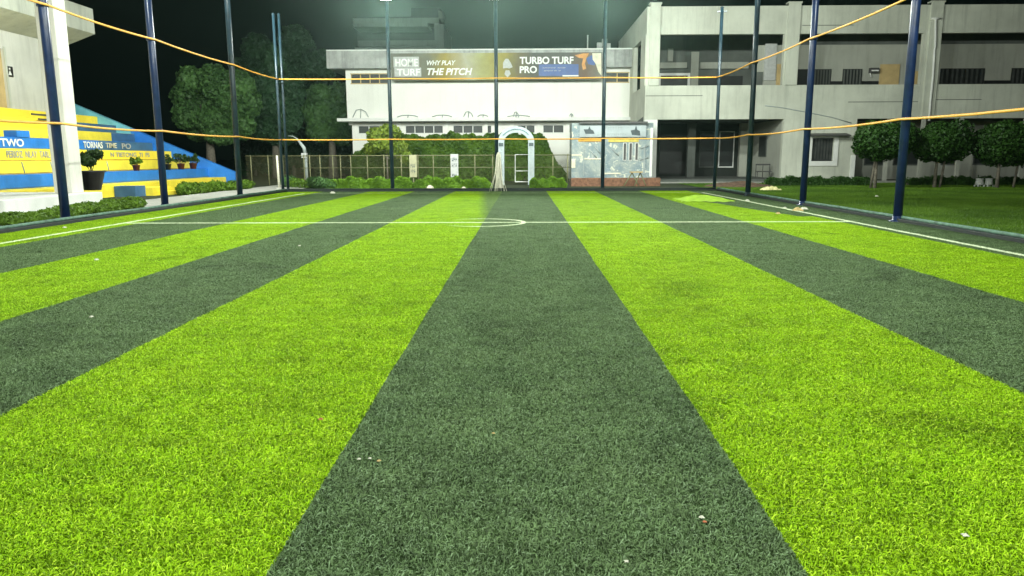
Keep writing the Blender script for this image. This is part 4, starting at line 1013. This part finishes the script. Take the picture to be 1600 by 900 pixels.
# shrubs between the kerb and the platform
def shrub_row(y0, y1, x, w_, h, n, m, lab, size=.045):
    e = empty('shrub', (x, (y0+y1)/2, 0), lab, 'shrub', 'low shrubs left of the pitch'); bl = []
    k = max(4, int((y1-y0)/.45))
    for i in range(k):
        y = y0+(y1-y0)*(i+.5)/k; bl.append((x+random.uniform(-.2,.2)*w_, y, h*.35*random.uniform(.8,1.2), w_*.55*random.uniform(.8,1.1), .42, h*.6*random.uniform(.8,1.15)))
    crown(bl, n, size, 'foliage', m, e, .35)
    MB().tube([(x, y0+.2, .04), (x, (y0+y1)/2, .08), (x, y1-.2, .04)], .03, 5).build('stems', M_bark, e)
shrub_row(11.5, 16.0, -11.75, .5, .26, 10000, L_shrub, 'dark green shrub at the left edge in front of the white platform')
shrub_row(17.0, 19.4, -11.9, .6, .27, 8000, L_shrub, 'shrub around the foot of the nearest left pole')
shrub_row(19.6, 23.4, -12.2, .7, .34, 11000, L_shrub, 'fuller bright shrub between the first two left poles')
yA, yB = atx(284, 296, -14.6).y, atx(345, 296, -14.6).y
shrub_row(yA, yB, -14.6, .8, .5, 9000, L_shrub, 'long low shrub bed along the foot of the stand', .055)
yA = atx(350, 290, -14.2).y
shrub_row(yA, yA+3.5, -14.4, 1.0, .45, 5000, L_shrub, 'low shrub by the far end of the stand', .055)

# ---------------------------------------------------------------- right side odds and ends
fl = empty('loose_turf_fold', (6.2, 26, 0), 'bulging fold of loose light green turf at the far right of the pitch', 'turf fold')
nx, nyy = 40, 24; V = []; 
for j in range(nyy):
    for i in range(nx):
        u_, v_ = i/(nx-1), j/(nyy-1); x = 5.3+u_*1.75; y = 25.0+v_*2.3
        z = .02+.17*math.exp(-((v_-.35-.1*math.sin(u_*4))/.22)**2)*(math.sin(math.pi*min(1, u_*1.05+.03))**.6 if 0 < u_ < .95 else 0)+.01*math.sin(u_*30+v_*9)
        V.append((x+.15*math.sin(v_*3), y+.2*math.sin(u_*5), z))
m = MB(); m.v = V; m.f = [(j*nx+i, j*nx+i+1, (j+1)*nx+i+1, (j+1)*nx+i) for j in range(nyy-1) for i in range(nx-1)]
m.build('turf_sheet', mat('loose_light_turf', (.25, .43, .005), .9, .15, 6, 0, .6), fl, smooth=True)
mound = empty('soil_heap', (ax(1150, 38.5), 38.5, 0), 'low heap of brown soil and litter beyond the far right corner', 'soil heap')
m = MB(); nx = 30; V = []
for j in range(nx):
    for i in range(nx):
        u_, v_ = i/(nx-1)*2-1, j/(nx-1)*2-1; r = math.sqrt(u_*u_+v_*v_)
        V.append((ax(1155, 38.5)+u_*1.9, 38.5+v_*1.2, max(-.02, .26*(1-r**1.6))+.04*math.sin(u_*9+v_*4)*max(0, 1-r)+random.uniform(0, .03)*(r < 1) - .02))
m.v = V; m.f = [(j*nx+i, j*nx+i+1, (j+1)*nx+i+1, (j+1)*nx+i) for j in range(nx-1) for i in range(nx-1)]; m.build('soil', M_soil, mound, smooth=True)
def crumple(name, p, wx, wy, h, m, lab, cat, seed=1, grp=None):
    g = np.random.default_rng(seed); nx = 14; V = []
    for j in range(nx):
        for i in range(nx):
            u_, v_ = i/(nx-1)*2-1, j/(nx-1)*2-1; r = (abs(u_)**3+abs(v_)**3)
            V.append((p.x+u_*wx*(1+.2*math.sin(v_*4+seed)), p.y+v_*wy*(1+.2*math.sin(u_*5+seed)), p.z + h*max(0, 1-r)*g.uniform(.2, 1.)+.004))
    mb = MB(); mb.v = V; mb.f = [(j*nx+i, j*nx+i+1, (j+1)*nx+i+1, (j+1)*nx+i) for j in range(nx-1) for i in range(nx-1)]
    o = mb.build(name, m); tag(o, lab, cat, grp); return o
crumple('crumpled_sheet', gr(1203, 297), .42, .3, .2, mat('pale_yellow_plastic', (.62, .58, .28), .5, .12, 6, 0, 0), 'crumpled pale yellow plastic sheet lying on the lawn beside the soil heap', 'plastic sheet', 3)
M_scrap = mat('white_paper', (.55, .55, .45), .7, .08, 20, 0, 0); M_rscrap = mat('red_brown_leaf', (.42, .14, .06), .7, .2, 20, 0, 0); M_ysc = mat('straw_leaf', (.50, .38, .16), .7, .2, 20, 0, 0)
G1 = 'litter on the turf'
for i, (px, py, s, mm_, lab, cat) in enumerate([
    (501, 655, .020, M_rscrap, 'tiny red brown leaf on the light stripe left of the centre stripe', 'leaf'),
    (561, 717, .013, M_scrap, 'leftmost of three pale scraps on the dark centre stripe', 'scrap'), (578, 716, .012, M_scrap, 'middle of three pale scraps on the dark centre stripe', 'scrap'), (592, 720, .016, M_ysc, 'rightmost of three scraps on the dark centre stripe', 'scrap'),
    (771, 677, .014, M_ysc, 'single straw coloured bit in the middle of the dark centre stripe', 'scrap'), (1096, 808, .017, M_scrap, 'white scrap tinged red near the right edge of the centre stripe', 'scrap'), (1101, 815, .012, M_rscrap, 'red brown bit touching the white scrap near the right of the centre stripe', 'leaf'),
    (1508, 836, .018, M_scrap, 'white scrap on the light stripe near the lower right corner', 'scrap'), (979, 877, .012, M_scrap, 'pale bit at the bottom of the dark centre stripe', 'scrap'),
    (143, 495, .03, M_scrap, 'pale scrap on the dark stripe at the left', 'scrap'), (151, 406, .05, M_scrap, 'white scrap on the light stripe near the left side line', 'scrap'), (468, 384, .035, M_scrap, 'pale scrap on the dark stripe just before the halfway line', 'scrap'),
    (1246, 329, .16, M_ysc, 'yellowish rubbish at the foot of the second right pole', 'rubbish'), (1256, 327, .12, M_scrap, 'white rubbish at the foot of the second right pole', 'rubbish'), (1226, 325, .06, M_scrap, 'small white scrap left of the second right pole', 'scrap'),
    (1216, 334, .07, M_ysc, 'straw coloured scrap on the turf below the second right pole', 'scrap'), (101, 356, .05, M_scrap, 'white scrap by the kerb near the nearest left pole', 'scrap'), (467, 299, .16, M_scrap, 'round white scrap in the far left corner', 'scrap'),
    (520, 302, .14, M_scrap, 'flat white scrap on the turf before the far kerb', 'scrap'), (812, 298.5, .12, M_scrap, 'pale lump at the far kerb right of the bundled netting', 'lump'), (1370, 307, .07, M_scrap, 'small white scrap on the lawn between the right poles', 'scrap'), (1168, 314, .09, M_scrap, 'white scrap on the turf beyond the fold at right', 'scrap')]):
    p = gr(px, py, .018 if py > 310 else .02)
    s *= .62 if py > 380 else .8
    if py > 380: p.z = .014
    crumple('litter_scrap', p, s, s*.9, s*.8, mm_, lab, cat, i+10, G1)
for px, Y, s, lab in ((671, 36.0, .19, 'pale stone in front of the far hedge, left of the middle pole'), (724, 35.6, .13, 'small pale stone before the far hedge right of the white board')):
    x = ax(px, Y); mb = MB().lathe([(s*.9, 0), (s, s*.3), (s*.7, s*.8), (s*.2, s*1.1)], x, Y, 9, .12); tag(mb.build('pale_stone', M_bwhite), lab, 'stone', 'pale stones by the far hedge')
def stool(px, Y, lab):
    x = ax(px, Y); e = empty('plastic_stool', (x, Y, 0), lab, 'stool', 'white stools on the lawn')
    MB().lathe([(.17, .36), (.18, .38), (.17, .41), (.05, .42)], x, Y, 12).build('seat', M_trim, e)
    MB().lathe([(.20, .10), (.15, .355)], x, Y, 12).build('skirt', M_trim, e)
    for a in (-1, 1):
        for b_ in (-1, 1): MB().box(x+a*.14-.03, x+a*.14+.03, Y+b_*.14-.03, Y+b_*.14+.03, -.01, .098).build('leg', M_trim, e)
stool(1534, 37.2, 'left one of two small white stools under the darkest clipped tree'); stool(1549, 37.2, 'right one of two small white stools under the darkest clipped tree')
e = empty('bench', (ax(1197, Yr-.4), Yr-.4, .12), 'dark slatted bench beside the door in the entrance', 'bench')
yy = Yr+1.0; x0, x1 = ax(1184, yy), ax(1207, yy)
MB().box(x0, x1, yy, yy+.4, .52, .58).build('seat', M_ac, e)
MB().box(x0, x1, yy+.36, yy+.4, .95, 1.05).build('backrest', M_ac, e)
for x in (x0+.03, (x0+x1)/2, x1-.03): MB().box(x-.02, x+.02, yy+.36, yy+.39, .12, .95).build('leg', M_ac, e)
for x in (x0+.03, x1-.03): MB().box(x-.02, x+.02, yy+.02, yy+.05, .12, .52).build('leg', M_ac, e)

# ---------------------------------------------------------------- added thin volume, stands in for lens glare round the lamps
if GLARE_HAZE:
    hz_ = MB().box(-60, 60, -12, 100, -1.5, 19).build('glare_haze', M_dark); tag(hz_, kind='stuff')
    m = bpy.data.materials.new('glare_haze_volume'); m.use_nodes = True; t = m.node_tree; t.nodes.clear()
    o = t.nodes.new('ShaderNodeOutputMaterial'); v = t.nodes.new('ShaderNodeVolumePrincipled')
    v.inputs['Density'].default_value = GLARE_HAZE; v.inputs['Color'].default_value = (.55, .85, .74, 1); v.inputs['Anisotropy'].default_value = .9
    t.links.new(v.outputs[0], o.inputs['Volume']); hz_.data.materials.clear(); hz_.data.materials.append(m)
